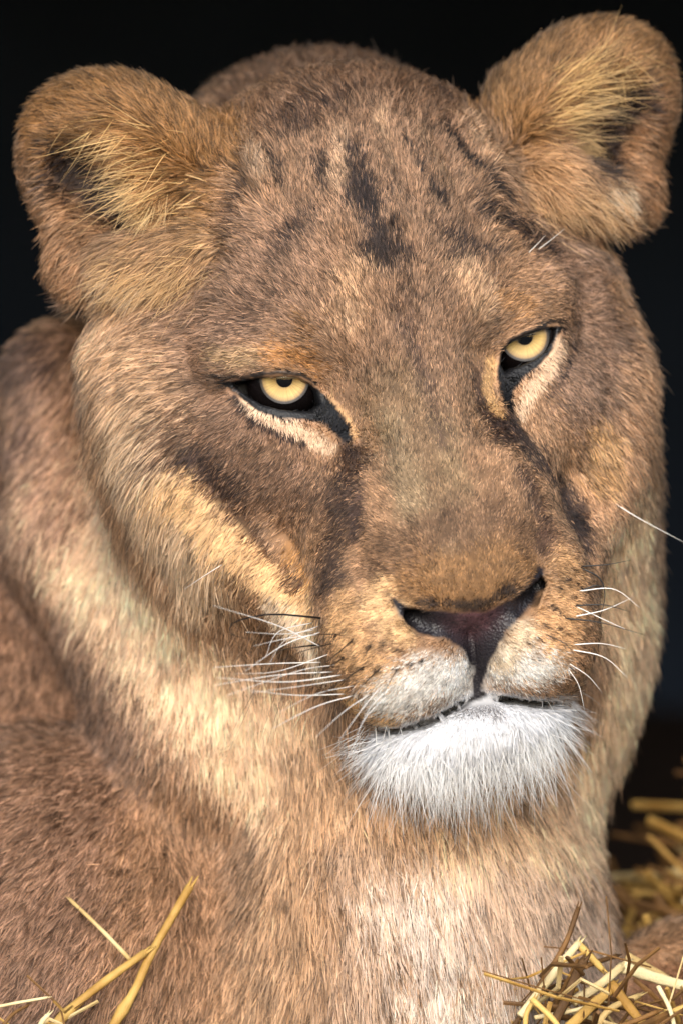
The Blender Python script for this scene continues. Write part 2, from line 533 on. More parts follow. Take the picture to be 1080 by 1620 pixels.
# ------------------------------------------------------------------ coat pattern, with some fold and ear shade painted in: colour, radius, softness, strength, places
PAT = [
    # body
    ((152, 116, 92), 7.0, 4.0, 1.0, [(0, 760), (30, 1000), (60, 1200), (110, 1400), (90, 1620)]),
    ((112, 84, 68), 1.2, 2.0, 0.5, [(10, 880), (70, 1010), (160, 1120), (260, 1260)]),  # shade of the crease under the neck roll, painted in
    ((176, 134, 100), 3.5, 3.0, 0.9, [(290, 1290), (270, 1450), (240, 1620)]),
    ((250, 204, 162), 3.4, 2.8, 1.0, [(115, 780), (220, 970), (360, 1120), (470, 1230)]),
    ((178, 138, 112), 2.4, 2.4, 0.9, [(60, 560), (70, 680), (100, 800)]), ((140, 108, 92), 1.2, 1.8, 0.8, [(20, 540), (20, 700)]),
    ((96, 74, 64), 2.4, 2.0, 0.85, [(80, 470), (30, 560)]),
    ((202, 158, 118), 3.0, 2.5, 0.9, [(500, 1230), (470, 1400), (430, 1600)]),
    ((252, 206, 160), 3.5, 2.5, 1.0, [(985, 850), (1010, 1000), (990, 1120), (930, 1260), (760, 1290)]),
    ((200, 164, 134), 2.0, 2.0, 0.9, [(560, 1340), (590, 1450), (560, 1600)]),
    ((214, 180, 152), 3.4, 2.8, 0.9, [(760, 1420), (860, 1450), (930, 1480)]),
    ((238, 216, 198), 2.2, 4.5, 0.85, [(650, 1430), (680, 1480), (700, 1600), (860, 1600)]),
    ((150, 108, 78), 2.0, 1.0, 1.0, [(1040, 1570), (1080, 1590)]),
    # head
    ((104, 78, 60), 4.5, 3.0, 1.0, [(430, 120), (540, 90), (660, 112)]),
    ((148, 114, 88), 6.5, 4.0, 1.0, [(600, 170), (600, 300), (620, 460)]),
    ((150, 118, 96), 3.0, 3.0, 1.0, [(900, 420), (960, 480), (930, 600)]),
    ((150, 116, 92), 3.0, 3.0, 1.0, [(430, 430), (330, 520), (340, 640), (420, 740)]),
    ((120, 90, 68), 3.0, 2.5, 0.9, [(440, 170), (560, 130), (690, 160)]),
    ((212, 170, 132), 2.6, 2.2, 1.0, [(160, 500), (200, 600), (240, 690)]),
    ((212, 178, 142), 1.9, 1.8, 1.0, [(215, 690), (260, 800), (320, 900)]),
    ((196, 150, 112), 1.8, 1.5, 0.9, [(1030, 440), (1025, 560), (990, 690), (960, 770)]),
    ((108, 80, 60), 1.6, 2.0, 0.85, [(290, 690), (380, 720), (470, 780), (540, 800)]),
    ((62, 46, 40), 0.9, 1.2, 0.85, [(310, 720), (360, 770)]),
    ((64, 47, 39), 1.0, 1.3, 0.9, [(565, 720), (545, 790), (525, 870), (522, 925)]),
    ((72, 54, 48), 0.35, 0.6, 0.8, [(585, 720), (572, 790), (560, 850)]),
    ((136, 108, 80), 2.2, 2.2, 1.0, [(630, 640), (680, 780), (730, 890)]),
    ((150, 126, 96), 0.9, 1.2, 0.85, [(610, 680), (640, 760), (650, 800)]),
    ((148, 122, 90), 0.7, 1.0, 0.7, [(700, 670), (720, 760)]),
    ((84, 64, 54), 0.45, 1.0, 0.65, [(625, 480), (655, 560), (690, 650), (700, 700)]),
    ((72, 52, 42), 0.7, 0.9, 0.85, [(755, 590), (765, 640), (800, 690)]),
    ((148, 108, 68), 1.8, 1.2, 0.9, [(660, 910), (740, 920), (820, 880)]),
    ((120, 90, 66), 1.2, 1.2, 0.8, [(600, 880), (690, 850), (790, 820), (840, 860)]),
    ((206, 160, 112), 1.3, 0.9, 1.0, [(540, 970), (570, 1040), (610, 1080)]),
    ((206, 158, 110), 1.2, 0.9, 1.0, [(895, 900), (895, 970), (870, 1030)]),
    ((222, 178, 128), 1.0, 0.8, 0.9, [(600, 950), (640, 1000)]),
    ((240, 234, 226), 1.3, 1.9, 1.0, [(610, 1115), (680, 1075), (730, 1075)]),
    ((240, 234, 226), 1.0, 1.9, 1.0, [(800, 1055), (850, 1065)]),
    ((232, 206, 172), 0.7, 0.7, 0.8, [(820, 1000), (790, 1040)]),
    ((214, 166, 112), 0.7, 0.7, 0.9, [(545, 1090), (580, 1135), (620, 1140)]),
    ((228, 182, 130), 1.1, 0.8, 1.0, [(280, 770), (350, 840), (420, 910), (490, 980)]),
    ((236, 208, 176), 0.7, 0.7, 0.9, [(430, 960), (490, 1010), (510, 1070)]),
    ((204, 146, 84), 0.35, 0.9, 0.8, [(455, 870), (488, 925)]),  # lit patch beside the muzzle, painted on
    ((76, 50, 34), 0.30, 0.45, 0.85, [(330, 765), (380, 815), (430, 875), (470, 925)]),  # crease shade above the jowl put into the coat colour
    ((56, 42, 38), 0.9, 0.9, 0.9, [(800, 670), (850, 720), (900, 800), (915, 860)]),
    ((34, 27, 28), 0.35, 0.5, 0.8, [(855, 700), (890, 760), (915, 830)]),
    ((84, 62, 52), 0.6, 0.9, 0.7, [(830, 760), (860, 830), (855, 870)]),
    ((204, 156, 104), 1.0, 0.9, 0.9, [(950, 690), (945, 750)]),
    ((48, 40, 38), 0.22, 0.45, 0.85, [(668, 952), (720, 957), (768, 955), (812, 934)]),
    ((206, 164, 126), 2.0, 2.0, 0.9, [(620, 1275), (740, 1270), (870, 1250)]),
    # forehead marks, with fold shade and lit ridges painted into the coat
    ((46, 36, 34), 0.6, 0.95, 0.95, [(558, 238), (566, 320)]), ((46, 36, 34), 0.7, 0.95, 0.95, [(590, 318), (600, 412)]), ((48, 38, 35), 0.6, 0.9, 0.9, [(575, 395), (640, 408)]),
    ((44, 34, 31), 0.3, 0.6, 0.85, [(612, 300), (628, 370)]), ((48, 37, 33), 0.45, 0.7, 0.85, [(503, 258), (515, 295)]), ((60, 46, 40), 0.6, 1.0, 0.75, [(482, 350), (440, 400)]),
    ((44, 34, 31), 0.28, 0.45, 0.85, [(530, 436), (538, 455)]), ((40, 31, 28), 0.22, 0.45, 0.9, [(640, 228), (660, 262), (682, 300), (700, 330)]),
    ((40, 31, 28), 0.25, 0.45, 0.9, [(700, 205), (726, 240), (764, 275), (790, 305)]), ((44, 34, 30), 0.3, 0.5, 0.9, [(752, 180), (775, 215)]),
    ((50, 38, 33), 0.22, 0.4, 0.85, [(385, 255), (392, 300)]), ((50, 38, 33), 0.25, 0.45, 0.85, [(436, 250), (446, 300)]),
    ((52, 40, 36), 0.6, 1.0, 0.8, [(704, 375), (737, 386)]), ((48, 37, 34), 0.6, 1.0, 0.85, [(764, 335), (820, 365), (870, 395)]), ((56, 43, 38), 0.5, 0.8, 0.7, [(725, 405), (790, 400)]),
    ((86, 66, 55), 0.6, 1.2, 0.45, [(640, 420), (650, 480)]), ((70, 52, 43), 1.0, 1.4, 0.6, [(540, 160), (470, 200)]), ((74, 56, 46), 0.8, 1.2, 0.6, [(690, 160), (740, 180)]),
    ((72, 54, 44), 0.5, 0.9, 0.7, [(330, 430), (380, 350), (390, 320)]), ((80, 60, 48), 0.8, 1.4, 0.6, [(430, 470), (360, 520)]),
    ((186, 150, 118), 0.35, 0.6, 0.8, [(542, 215), (535, 300)]), ((184, 148, 114), 0.35, 0.6, 0.8, [(598, 188), (622, 265)]), ((178, 142, 110), 0.3, 0.5, 0.75, [(665, 215), (715, 300)]),
    ((196, 162, 130), 0.4, 0.6, 0.85, [(408, 248), (414, 275)]), ((190, 154, 120), 0.35, 0.6, 0.85, [(727, 188), (770, 248)]),
        ((196, 156, 120), 1.0, 1.2, 0.8, [(560, 440), (555, 510)]), ((200, 160, 122), 0.9, 1.1, 0.8, [(740, 440), (760, 480)]),
    ((182, 128, 76), 0.7, 0.9, 0.8, [(440, 560), (500, 570)]), ((120, 84, 48), 0.4, 0.7, 0.7, [(478, 505), (490, 530)]),
    ((190, 140, 92), 0.5, 0.7, 0.8, [(800, 480), (830, 490)]),
    ((196, 160, 118), 0.6, 0.7, 0.8, [(395, 570), (350, 560)]),
    ((108, 80, 58), 0.6, 0.8, 0.8, [(395, 700), (450, 715)]),
    # ears
    ((146, 104, 62), 3.4, 1.6, 1.0, [(90, 170), (180, 160), (300, 230)]),
    ((176, 130, 92), 1.8, 1.4, 1.0, [(30, 260), (60, 340), (110, 420)]),
    ((134, 94, 52), 1.0, 1.0, 0.7, [(110, 150), (170, 140)]),
    ((44, 36, 36), 1.4, 1.2, 0.95, [(105, 260), (150, 300), (205, 360)]),  # shade inside the left ear cup put into the coat colour
    ((172, 132, 92), 1.5, 1.2, 1.0, [(190, 425), (270, 420), (320, 390)]), ((220, 194, 164), 0.6, 0.7, 0.8, [(185, 425), (235, 440)]),
    ((160, 118, 76), 1.6, 1.2, 0.9, [(270, 330), (330, 330)]),
    ((142, 104, 66), 3.2, 1.6, 1.0, [(830, 150), (930, 90), (1010, 60)]),
    ((160, 116, 80), 1.4, 1.2, 1.0, [(1060, 130), (1060, 220), (1010, 300)]),
    ((44, 36, 36), 1.2, 1.1, 0.95, [(1000, 160), (960, 215), (930, 262)]),  # painted shade inside the right ear cup
    ((180, 138, 98), 1.5, 1.2, 1.0, [(860, 270), (900, 310), (960, 320)]), ((226, 200, 168), 0.6, 0.6, 0.8, [(940, 300), (980, 300)]),
]
# crisp marks that are tested in a second pass (no ragged edge)
MARK = [
    ((224, 188, 154), 0.40, 0.34, 1.0, [(388, 630), (412, 652), (448, 668), (490, 688), (518, 708)]),
    ((224, 188, 154), 0.38, 0.34, 1.0, [(885, 545), (868, 580), (838, 615), (822, 650)]),
    ((204, 160, 112), 0.35, 0.3, 0.9, [(520, 640), (545, 665), (556, 690)]),
    ((206, 160, 106), 0.35, 0.3, 0.9, [(775, 575), (772, 620), (785, 650)]),
    ((34, 28, 30), 0.16, 0.16, 0.9, [(370, 628), (405, 668), (450, 690), (480, 700)]),
    ((34, 28, 30), 0.14, 0.2, 0.6, [(905, 540), (890, 590), (862, 625)]),
    ((58, 46, 42), 0.3, 0.4, 0.8, [(545, 695), (560, 720)]), ((58, 46, 42), 0.3, 0.4, 0.8, [(805, 650), (825, 690)]),
    # mouth and chin
    ((22, 18, 18), 0.13, 0.15, 0.95, [(400, 594), (440, 589), (478, 592), (500, 606)]), ((22, 18, 18), 0.12, 0.15, 0.95, [(803, 541), (830, 526), (862, 515)]),  # dark lid rims, with shade under the brow fur painted in
    ((24, 19, 18), 0.13, 0.16, 0.9, [(350, 597), (385, 597), (418, 590)]), ((24, 19, 18), 0.12, 0.16, 0.9, [(915, 508), (880, 508), (852, 514)]),
    ((84, 76, 74), 0.3, 0.7, 0.7, [(715, 1130), (780, 1124)]),
    ((24, 18, 18), 0.16, 0.14, 1.0, [(728, 1117), (763, 1098), (805, 1107)]),
    # whisker roots
] + [((30, 20, 17), 0.16, 0.18, 0.9, [q]) for q in
     [(508, 978), (532, 1003), (558, 1012), (585, 1022), (607, 1018), (628, 1027), (545, 1040), (575, 1055), (600, 1058), (627, 1058),
      (650, 1050), (668, 1045), (545, 1000), (560, 1060), (880, 930), (893, 915), (905, 900), (870, 960), (885, 970), (860, 990), (880, 995),
      (850, 1010), (838, 1020), (905, 945), (912, 925)]]

def _prep(tab): return [(lin(c), r, s, o, np.array([at(*q) for q in pts])) for c, r, s, o, pts in tab]


PAT_P, MARK_P = _prep(PAT), _prep(MARK)
BASE = lin((172, 132, 98))


def reach(p, pts, r):
    return np.nonzero(((p > pts.min(0) - r) & (p < pts.max(0) + r)).all(1))[0]


def coat(p, mix=None):
    """colour of the coat, painted shade included; with a generator each hair takes one colour or the other instead of a blend"""
    c = np.tile(BASE, (len(p), 1))
    w1 = vnoise(p, 1.5, 1); w2 = vnoise(p, 0.5, 2); w3 = vnoise(p, 0.22, 5)
    rag = 0.45 * w1[:, 0] + 0.3 * w2[:, 0] + 0.2 * w3[:, 0]
    for col, r, s, o, pts in PAT_P:
        m = reach(p, pts, r + s + 1.0)
        d = seg_dist(p[m], pts)
        w = s if mix is None else s * 1.5
        a = np.clip((r + s * 0.5 + rag[m] * min(1.0, 0.35 + s * 0.5) - d) / w + (0.12 if mix is not None else 0), 0, 1)
        a = a * a * (3 - 2 * a) * o
        if mix is not None: a = np.clip((a - mix.random(len(a))) / 0.45 + 0.5, 0, 1) * np.minimum(1, a * 6)
        a = a[:, None]
        c[m] = c[m] * (1 - a) + col * a
    # brindle: every patch of the coat is a mix of lighter and darker hair
    m = 1.0 + 0.18 * w1[:, 1] + 0.26 * w2[:, 1] + 0.30 * w3[:, 1]
    c = c * m[:, None]
    h = to_head(p)
    k0 = np.sqrt((((h - np.array([-0.55, -19.9, 0.9])) / np.array([5.5, 2.5, 3.9])) ** 2).sum(1)) + 0.06 * w2[:, 0]
    a = np.clip((1.12 - k0) / 0.16, 0, 1)[:, None]
    c = c * (1 - a) + a * lin((214, 214, 217))                       # white chin
    rag2 = 0.07 * w2[:, 2] + 0.08 * w3[:, 2]
    for col, r, s, o, pts in MARK_P:
        k = reach(p, pts, r + s + 0.5)
        d = seg_dist(p[k], pts)
        a = np.clip((r + s * 0.5 + rag2[k] * min(1, r * 2.5) - d) / s, 0, 1)
        a = a * o
        if mix is not None: a = np.clip((a - mix.random(len(a))) / 0.5 + 0.5, 0, 1) * np.minimum(1, a * 6)
        a = a[:, None]
        c[k] = c[k] * (1 - a) + col * (1 + 0.1 * w3[k, 1:2]) * a
    l = c.mean(1, keepdims=True)
    c = l + (c - l) * 0.97
    h = to_head(p)
    soft = 0.05 * w3[:, 0]
    a = np.clip((0.42 + soft - lip_line(h)) / 0.15, 0, 1)[:, None]
    c = c * (1 - a) + a * lin((26, 20, 20))                          # dark lips
    a = (np.clip((0.12 + soft - poly2(h[:, 0], h[:, 1], LEATHER)) / 0.22, 0, 1) * (h[:, 2] > 1.0))[:, None]
    mid = np.exp(-((h[:, 0] - 0.1) / 1.1) ** 2 - ((h[:, 1] + 13.6) / 0.9) ** 2)[:, None]
    c = c * (1 - a) + a * (lin((30, 27, 31)) * (1 - mid) + lin((88, 60, 64)) * mid * (1 + 0.6 * w3[:, 1:2]))
    for path in NOSTRIL:
        b = np.clip((0.62 - seg_dist(h, np.array(path))) / 0.2, 0, 1)[:, None] * (h[:, 2:3] > 1.0)
        c = c * (1 - b) + b * lin((13, 12, 14))
    for E in EYE_BLACK:
        b = np.clip((0.03 + soft - poly2(h[:, 0], h[:, 1], E)) / 0.12, 0, 1)[:, None] * (h[:, 2:3] > -4.0)
        c = c * (1 - b) + b * lin((13, 13, 16))
    return np.clip(c, 0.003, 0.95)


# ------------------------------------------------------------------ grooming guides: place, direction (right, down), length cm, lift, width
GUIDE = [
    # crown and forehead: back over the head
    (560, 110, 0, -1, 1.2, .5), (450, 150, -.6, -1, 1.2, .5), (690, 150, .5, -1, 1.2, .5), (600, 250, 0, -1, .9, .35), (480, 280, -.3, -1, .9, .35),
    (740, 260, .5, -1, .9, .35), (600, 380, -.1, -1, .8, .3), (500, 420, -.7, -1, .8, .3), (730, 400, .5, -1, .8, .3), (850, 400, 1, -.6, .9, .3),
    (400, 430, -1, -.7, .9, .3), (640, 520, 0, -1, .7, .3), (560, 500, -.3, -1, .8, .4), (730, 480, .3, -1, .8, .4), (660, 620, 0, -1, .6, .28),
    (680, 720, 0, -1, .5, .25), (720, 820, 0, -1, .5, .25), (745, 910, 0, -1, .42, .25), (750, 950, 0, -1, .35, .3), (620, 800, -.7, -.7, .5, .3), (790, 780, .5, -1, .5, .25),
    # brows and eyes
    (480, 560, -.7, -.4, .7, .4), (420, 575, -1, -.05, .7, .3), (370, 575, -1, .1, .8, .3), (400, 592, -1, .15, .6, .2), (800, 500, .9, -.5, .7, .4), (860, 500, 1, -.2, .7, .3),
    (450, 670, .3, 1, .6, .35), (520, 700, .2, 1, .6, .35), (400, 645, -.5, 1, .6, .35), (840, 610, .3, 1, .6, .35), (880, 550, .8, .6, .6, .35), (822, 650, .1, 1, .6, .35),
    (540, 660, .1, -.6, .35, .3), (775, 610, -.1, -.6, .35, .3),
    (320, 560, -1, .05, .9, .3), (250, 560, -1, .25, 1.2, .35), (340, 650, -1, .45, .9, .3), (420, 720, -.8, .8, .7, .3), (480, 790, -.6, .9, .6, .3),
    (960, 460, 1, -.1, .9, .3), (930, 560, 1, .3, .8, .3), (900, 660, .8, .7, .7, .3), (860, 700, .5, 1, .6, .3), (890, 800, .4, .7, .55, .3), (1020, 500, 1, .2, 1.6, .5), (1000, 650, 1, .6, 1.5, .5),
    (540, 830, -.7, .5, .55, .28), (530, 910, -.8, .4, .5, .28), (600, 880, -.8, -.1, .55, .35), (840, 870, .5, -.4, .45, .28),
    # cheek, jowl, ruff
    (150, 540, -1, .5, 2.2, .6), (180, 650, -.9, .7, 2.4, .6), (230, 770, -.7, .9, 2.4, .55), (310, 890, -.5, 1, 2.2, .5), (310, 780, -.8, .7, .9, .28), (380, 850, -.6, .7, .8, .25), (450, 920, -.6, .8, .8, .28),
    (500, 1010, -.5, 1, 1.0, .4), (955, 740, .6, .8, 1.3, .4),
    # muzzle
    (560, 980, -1, .2, .5, .3), (530, 1040, -1, .4, .6, .35), (600, 1040, -1, .45, .55, .32), (640, 990, -1, .2, .45, .3), (680, 1050, -.8, .6, .5, .35), (630, 1110, -.6, .8, .6, .38), (720, 1080, -.4, 1, .5, .38), (560, 1110, -.7, .8, .8, .4),
    (740, 1060, -.3, 1, .4, .38), (880, 930, 1, 0, .5, .3), (890, 1000, 1, .3, .6, .35), (830, 1010, 1, .4, .5, .32), (800, 1060, .5, .8, .5, .38), (860, 1070, .8, .7, .6, .38), (780, 1080, .2, 1, .45, .38),
    # chin
    (630, 1180, -.6, .8, 1.1, .45), (605, 1195, -.7, .9, 1.8, .5), (680, 1175, -.2, 1, 1.1, .35), (740, 1140, 0, 1, .8, .35), (790, 1150, .1, 1, 1.0, .35), (840, 1140, .4, 1, 1.1, .4), (875, 1130, .7, .8, 1.2, .5),
    (640, 1158, -.4, 1, .45, .2), (700, 1140, -.2, 1, .45, .2), (765, 1118, 0, 1, .4, .2), (763, 1098, 0, 1, .2, .15), (830, 1118, .3, 1, .45, .2),
    (650, 1200, -.3, 1, 1.7, .35), (700, 1200, -.15, 1, 1.7, .3), (770, 1190, .1, 1, 1.8, .3), (840, 1170, .3, 1, 1.7, .35), (700, 1215, -.1, 1, 1.9, .25), (800, 1200, .15, 1, 1.9, .25),
    # neck and body
    (120, 640, -.5, 1, 1.30, .5), (130, 800, -.3, 1, 1.44, .5), (240, 980, -.1, 1, 1.44, .45), (380, 1080, .1, 1, 1.44, .45), (480, 1180, .2, 1, 1.58, .45), (560, 1290, .2, 1, 1.87, .4), (520, 1450, .3, 1, 1.73, .4), (620, 1500, .2, 1, 1.87, .45), (760, 1400, .1, 1, 1.87, .4), (880, 1350, .1, 1, 1.73, .4),
    (940, 1450, .3, 1, 1.58, .4), (1000, 950, .4, 1, 1.44, .5), (1000, 1100, .2, 1, 1.44, .5), (960, 1220, .1, 1, 1.58, .5), (40, 1000, -.4, 1, 1.15, .4), (60, 1300, -.6, .9, 1.15, .4), (200, 1400, -.6, .9, 1.22, .4), (340, 1350, -.2, 1, 1.37, .4), (300, 1560, -.5, 1, 1.37, .4), (450, 1580, -.1, 1, 1.58, .4), (700, 1600, 0, 1, 1.73, .4), (1050, 1570, .8, .6, 0.86, .4),
    # ears
    (100, 140, -1, -.3, 1.1, .45), (180, 130, -.7, -.8, 1.1, .45), (260, 180, -.5, -.9, 1.5, .45), (320, 240, -.2, -1, 1.6, .5), (30, 260, -.8, .3, .9, .6), (50, 350, -.7, .6, 1.0, .6), (110, 430, -.7, .7, 1.4, .5), (290, 300, -1, .1, 2.0, .5), (230, 260, -1, -.1, 2.2, .5),
    (200, 220, -1, -.2, 1.8, .45), (250, 420, -1, .5, 2.0, .4), (310, 400, -.8, .6, 1.8, .4), (180, 450, -.8, .7, 1.8, .4), (280, 350, -.9, .2, 1.8, .5), (340, 340, -.5, -.2, 1.2, .4),
    (850, 130, .2, -1, 1.3, .45), (930, 70, .4, -1, 1.2, .45), (1020, 50, .8, -.6, 1.1, .5), (800, 200, 0, -1, 1.5, .5), (900, 160, .9, -.5, 2.0, .5), (860, 220, 1, -.2, 2.0, .5), (1065, 150, 1, 0, .9, .6), (1050, 250, .9, .5, 1.0, .6), (1000, 320, .8, .7, 1.4, .5),
    (850, 270, .8, .6, 1.6, .4), (920, 320, .9, .5, 1.8, .4), (960, 330, .8, .6, 1.6, .4), (810, 290, .6, .4, 1.2, .4),
]
G_P = np.array([at(g[0], g[1]) for g in GUIDE])
G_D = np.array([(g[2], 0.0, -g[3]) for g in GUIDE], float)
G_D /= np.linalg.norm(G_D, axis=1, keepdims=True)
G_L = np.array([g[4] for g in GUIDE]); G_T = np.array([g[5] for g in GUIDE])


def groom(p, blur=0.6):
    """direction, length and lift at places on the skin, blended from the guides"""
    D = np.empty((len(p), 3)); L = np.empty(len(p)); T = np.empty(len(p))
    for i in range(0, len(p), 60000):
        q = p[i:i + 60000]
        d2 = (q * q).sum(1)[:, None] + (G_P * G_P).sum(1)[None] - 2 * q @ G_P.T
        w = 1.0 / (np.maximum(d2, 0) + blur) ** 2.2
        w /= w.sum(1, keepdims=True)
        D[i:i + 60000] = w @ G_D; L[i:i + 60000] = w @ G_L; T[i:i + 60000] = w @ G_T
    return D, L, T


# ------------------------------------------------------------------ materials of the animal
def skin_material():
    m, n, l, b = new_mat('skin')
    b.inputs['Specular IOR Level'].default_value = 0.32
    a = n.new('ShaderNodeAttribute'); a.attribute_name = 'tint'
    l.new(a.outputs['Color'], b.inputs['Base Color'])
    r = n.new('ShaderNodeAttribute'); r.attribute_name = 'wet'
    mr = n.new('ShaderNodeMapRange')
    mr.inputs['To Min'].default_value = 0.85; mr.inputs['To Max'].default_value = 0.42
    l.new(r.outputs['Fac'], mr.inputs['Value'])
    l.new(mr.outputs[0], b.inputs['Roughness'])
    tc = n.new('ShaderNodeTexCoord')
    v = n.new('ShaderNodeTexVoronoi'); v.inputs['Scale'].default_value = 700.0
    l.new(tc.outputs['Object'], v.inputs['Vector'])
    bp = n.new('ShaderNodeBump'); bp.inputs['Strength'].default_value = 0.7; bp.inputs['Distance'].default_value = 0.0006
    l.new(v.outputs['Distance'], bp.inputs['Height'])
    ms = n.new('ShaderNodeMapRange'); ms.inputs['From Min'].default_value = 0.7; ms.inputs['From Max'].default_value = 1.0
    ms.inputs['To Min'].default_value = 0.3; ms.inputs['To Max'].default_value = 0.7
    l.new(r.outputs['Fac'], ms.inputs['Value']); l.new(ms.outputs[0], bp.inputs['Strength'])
    l.new(bp.outputs[0], b.inputs['Normal'])
    return m


def fur_material(name, sheen=0.5, rough=0.45, root=0.45):
    m, n, l, b = new_mat(name)
    n.remove(b)
    out = n['Material Output']
    a = n.new('ShaderNodeAttribute'); a.attribute_name = 'tint'
    hair = n.new('ShaderNodeBsdfHairPrincipled')
    hair.model = 'CHIANG'
    hair.parametrization = 'COLOR'
    hair.inputs['Roughness'].default_value = rough
    hair.inputs['Radial Roughness'].default_value = 0.6
    hair.inputs['IOR'].default_value = 1.5
    hi = n.new('ShaderNodeHairInfo')                      # banded hair: dark root, pale above; the root also stands for shade in gaps
    band = n.new('ShaderNodeMapRange')
    band.inputs['From Min'].default_value = 0.05; band.inputs['From Max'].default_value = 0.6
    bw = n.new('ShaderNodeRGBToBW'); l.new(a.outputs['Color'], bw.inputs[0])
    rt = n.new('ShaderNodeMapRange')                      # white hair is white down to the root
    rt.inputs['From Min'].default_value = 0.3; rt.inputs['From Max'].default_value = 0.65
    rt.inputs['To Min'].default_value = root; rt.inputs['To Max'].default_value = 1.0
    l.new(bw.outputs[0], rt.inputs['Value']); l.new(rt.outputs[0], band.inputs['To Min'])
    band.inputs['To Max'].default_value = 1.08
    l.new(hi.outputs['Intercept'], band.inputs['Value'])
    ml = n.new('ShaderNodeVectorMath'); ml.operation = 'SCALE'
    l.new(a.outputs['Color'], ml.inputs[0]); l.new(band.outputs[0], ml.inputs['Scale'])
    a = ml
    nr = n.new('ShaderNodeAttribute'); nr.attribute_name = 'lie'
    df = n.new('ShaderNodeBsdfDiffuse')
    l.new(a.outputs[0], hair.inputs['Color'])
    l.new(a.outputs[0], df.inputs['Color'])
    l.new(nr.outputs['Vector'], df.inputs['Normal'])
    mx = n.new('ShaderNodeMixShader'); mx.inputs[0].default_value = sheen
    l.new(df.outputs[0], mx.inputs[1]); l.new(hair.outputs[0], mx.inputs[2])
    l.new(mx.outputs[0], out.inputs['Surface'])
    return m


def hair_object(name, P, rad, tint, lie, mat, parent):
    """P: (n, k, 3) cm points; rad: (n, k) cm"""
    n, k = P.shape[:2]
    hc = bpy.data.hair_curves.new(name)
    hc.add_curves([k] * n)
    hc.attributes['position'].data.foreach_set('vector', (P * CM).astype(np.float32).ravel())
    ra = hc.attributes.get('radius') or hc.attributes.new('radius', 'FLOAT', 'POINT')
    ra.data.foreach_set('value', (rad * CM).astype(np.float32).ravel())
    ca = hc.attributes.new('tint', 'FLOAT_COLOR', 'CURVE')
    ca.data.foreach_set('color', np.concatenate([tint, np.ones((n, 1))], 1).astype(np.float32).ravel())
    na = hc.attributes.new('lie', 'FLOAT_VECTOR', 'CURVE')
    na.data.foreach_set('vector', lie.astype(np.float32).ravel())
    hc.materials.append(mat)
    o = bpy.data.objects.new(name, hc)
    COL.objects.link(o)
    o.parent = parent
    return o


# ------------------------------------------------------------------ the lioness
lioness = bpy.data.objects.new('lioness', None)
COL.objects.link(lioness)
lioness.location = (0, 0.2, -0.48)
bpy.context.view_layer.update()
tag(lioness, 'tawny lioness lying on straw with head tilted and gaze lowered', 'lioness')


def child(o, parent=lioness):
    o.parent = parent
    o.matrix_parent_inverse = parent.matrix_world.inverted()
    return o


def leather_mask(p):
    h = to_head(p)
    m = np.clip((0.06 - poly2(h[:, 0], h[:, 1], LEATHER)) / 0.12, 0, 1) * (h[:, 2] > 1.0)
    for path in NOSTRIL:
        m = np.maximum(m, np.clip((0.66 - seg_dist(h, np.array(path))) / 0.1, 0, 1))
    m = np.maximum(m, np.clip((0.40 - lip_line(h)) / 0.1, 0, 1))
    for E in EYE_BLACK:
        m = np.maximum(m, 0.55 * np.clip((0.02 - poly2(h[:, 0], h[:, 1], E)) / 0.08, 0, 1) * (h[:, 2] > -4))
    for E in EYE_OPEN:
        m = np.maximum(m, np.clip((0.36 - poly2(h[:, 0], h[:, 1], E)) / 0.1, 0, 1) * (h[:, 2] > -4))
    return m


skin_mat = skin_material()
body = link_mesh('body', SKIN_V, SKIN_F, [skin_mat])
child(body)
_c = coat(SKIN_V)
_wet = leather_mask(SKIN_V)
_eyeskin = np.zeros(len(SKIN_V))
for E in EYE_BLACK:
    _eyeskin = np.maximum(_eyeskin, (poly2(_hh[:, 0], _hh[:, 1], E) < 0.2) & (_hh[:, 1] > -6))
_wet = np.where(_eyeskin > 0, 0.75, _wet)
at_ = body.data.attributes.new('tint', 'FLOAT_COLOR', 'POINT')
furred = (1 - 0.5 * (1 - _wet))[:, None]  # skin under fur darkened, painting in the shade between hairs
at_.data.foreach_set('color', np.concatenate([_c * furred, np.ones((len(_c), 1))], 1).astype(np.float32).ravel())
wa = body.data.attributes.new('wet', 'FLOAT', 'POINT')
wa.data.foreach_set('value', _wet.astype(np.float32))


def sample_roots(n, dens):
    """n roots spread over the skin with probability area * dens(centroid)"""
    area = 0.5 * np.linalg.norm(TRI_N, axis=1)
    cen = SKIN_V[TRI].mean(1)
    w = area * dens(cen, TRI_N / (2 * area[:, None] + 1e-12))
    idx = rng.choice(len(TRI), n, p=w / w.sum())
    r1 = np.sqrt(rng.random(n)); r2 = rng.random(n)
    b = np.stack([1 - r1, r1 * (1 - r2), r1 * r2], 1)
    p = (SKIN_V[TRI[idx]] * b[:, :, None]).sum(1)
    nn = (SKIN_N[TRI[idx]] * b[:, :, None]).sum(1)
    return p, nn / np.linalg.norm(nn, axis=1, keepdims=True)


def seen(cen, nrm):
    """share of hair: all over the head, chest and flank that face the viewer's side, sparse behind"""
    k = (cen[:, 1] - CAM_Y) / -CAM_Y
    x, z = cen[:, 0] / k, cen[:, 2] / k
    inside = (np.abs(x) < 21.5) & (z > -30) & (z < 30)
    v = np.array([0, CAM_Y, 0]) - cen
    v /= np.linalg.norm(v, axis=1, keepdims=True)
    f = (v * nrm).sum(1)
    return np.where(inside & (f > -0.45), 1.0, 0.0) * np.where(cen[:, 1] > 40, 0.5, 1.0)


PITS = [np.array([at(*q) for q in [(115, 265), (160, 310), (208, 364)]]), np.array([at(*q) for q in [(1000, 170), (965, 220), (936, 262)]])]


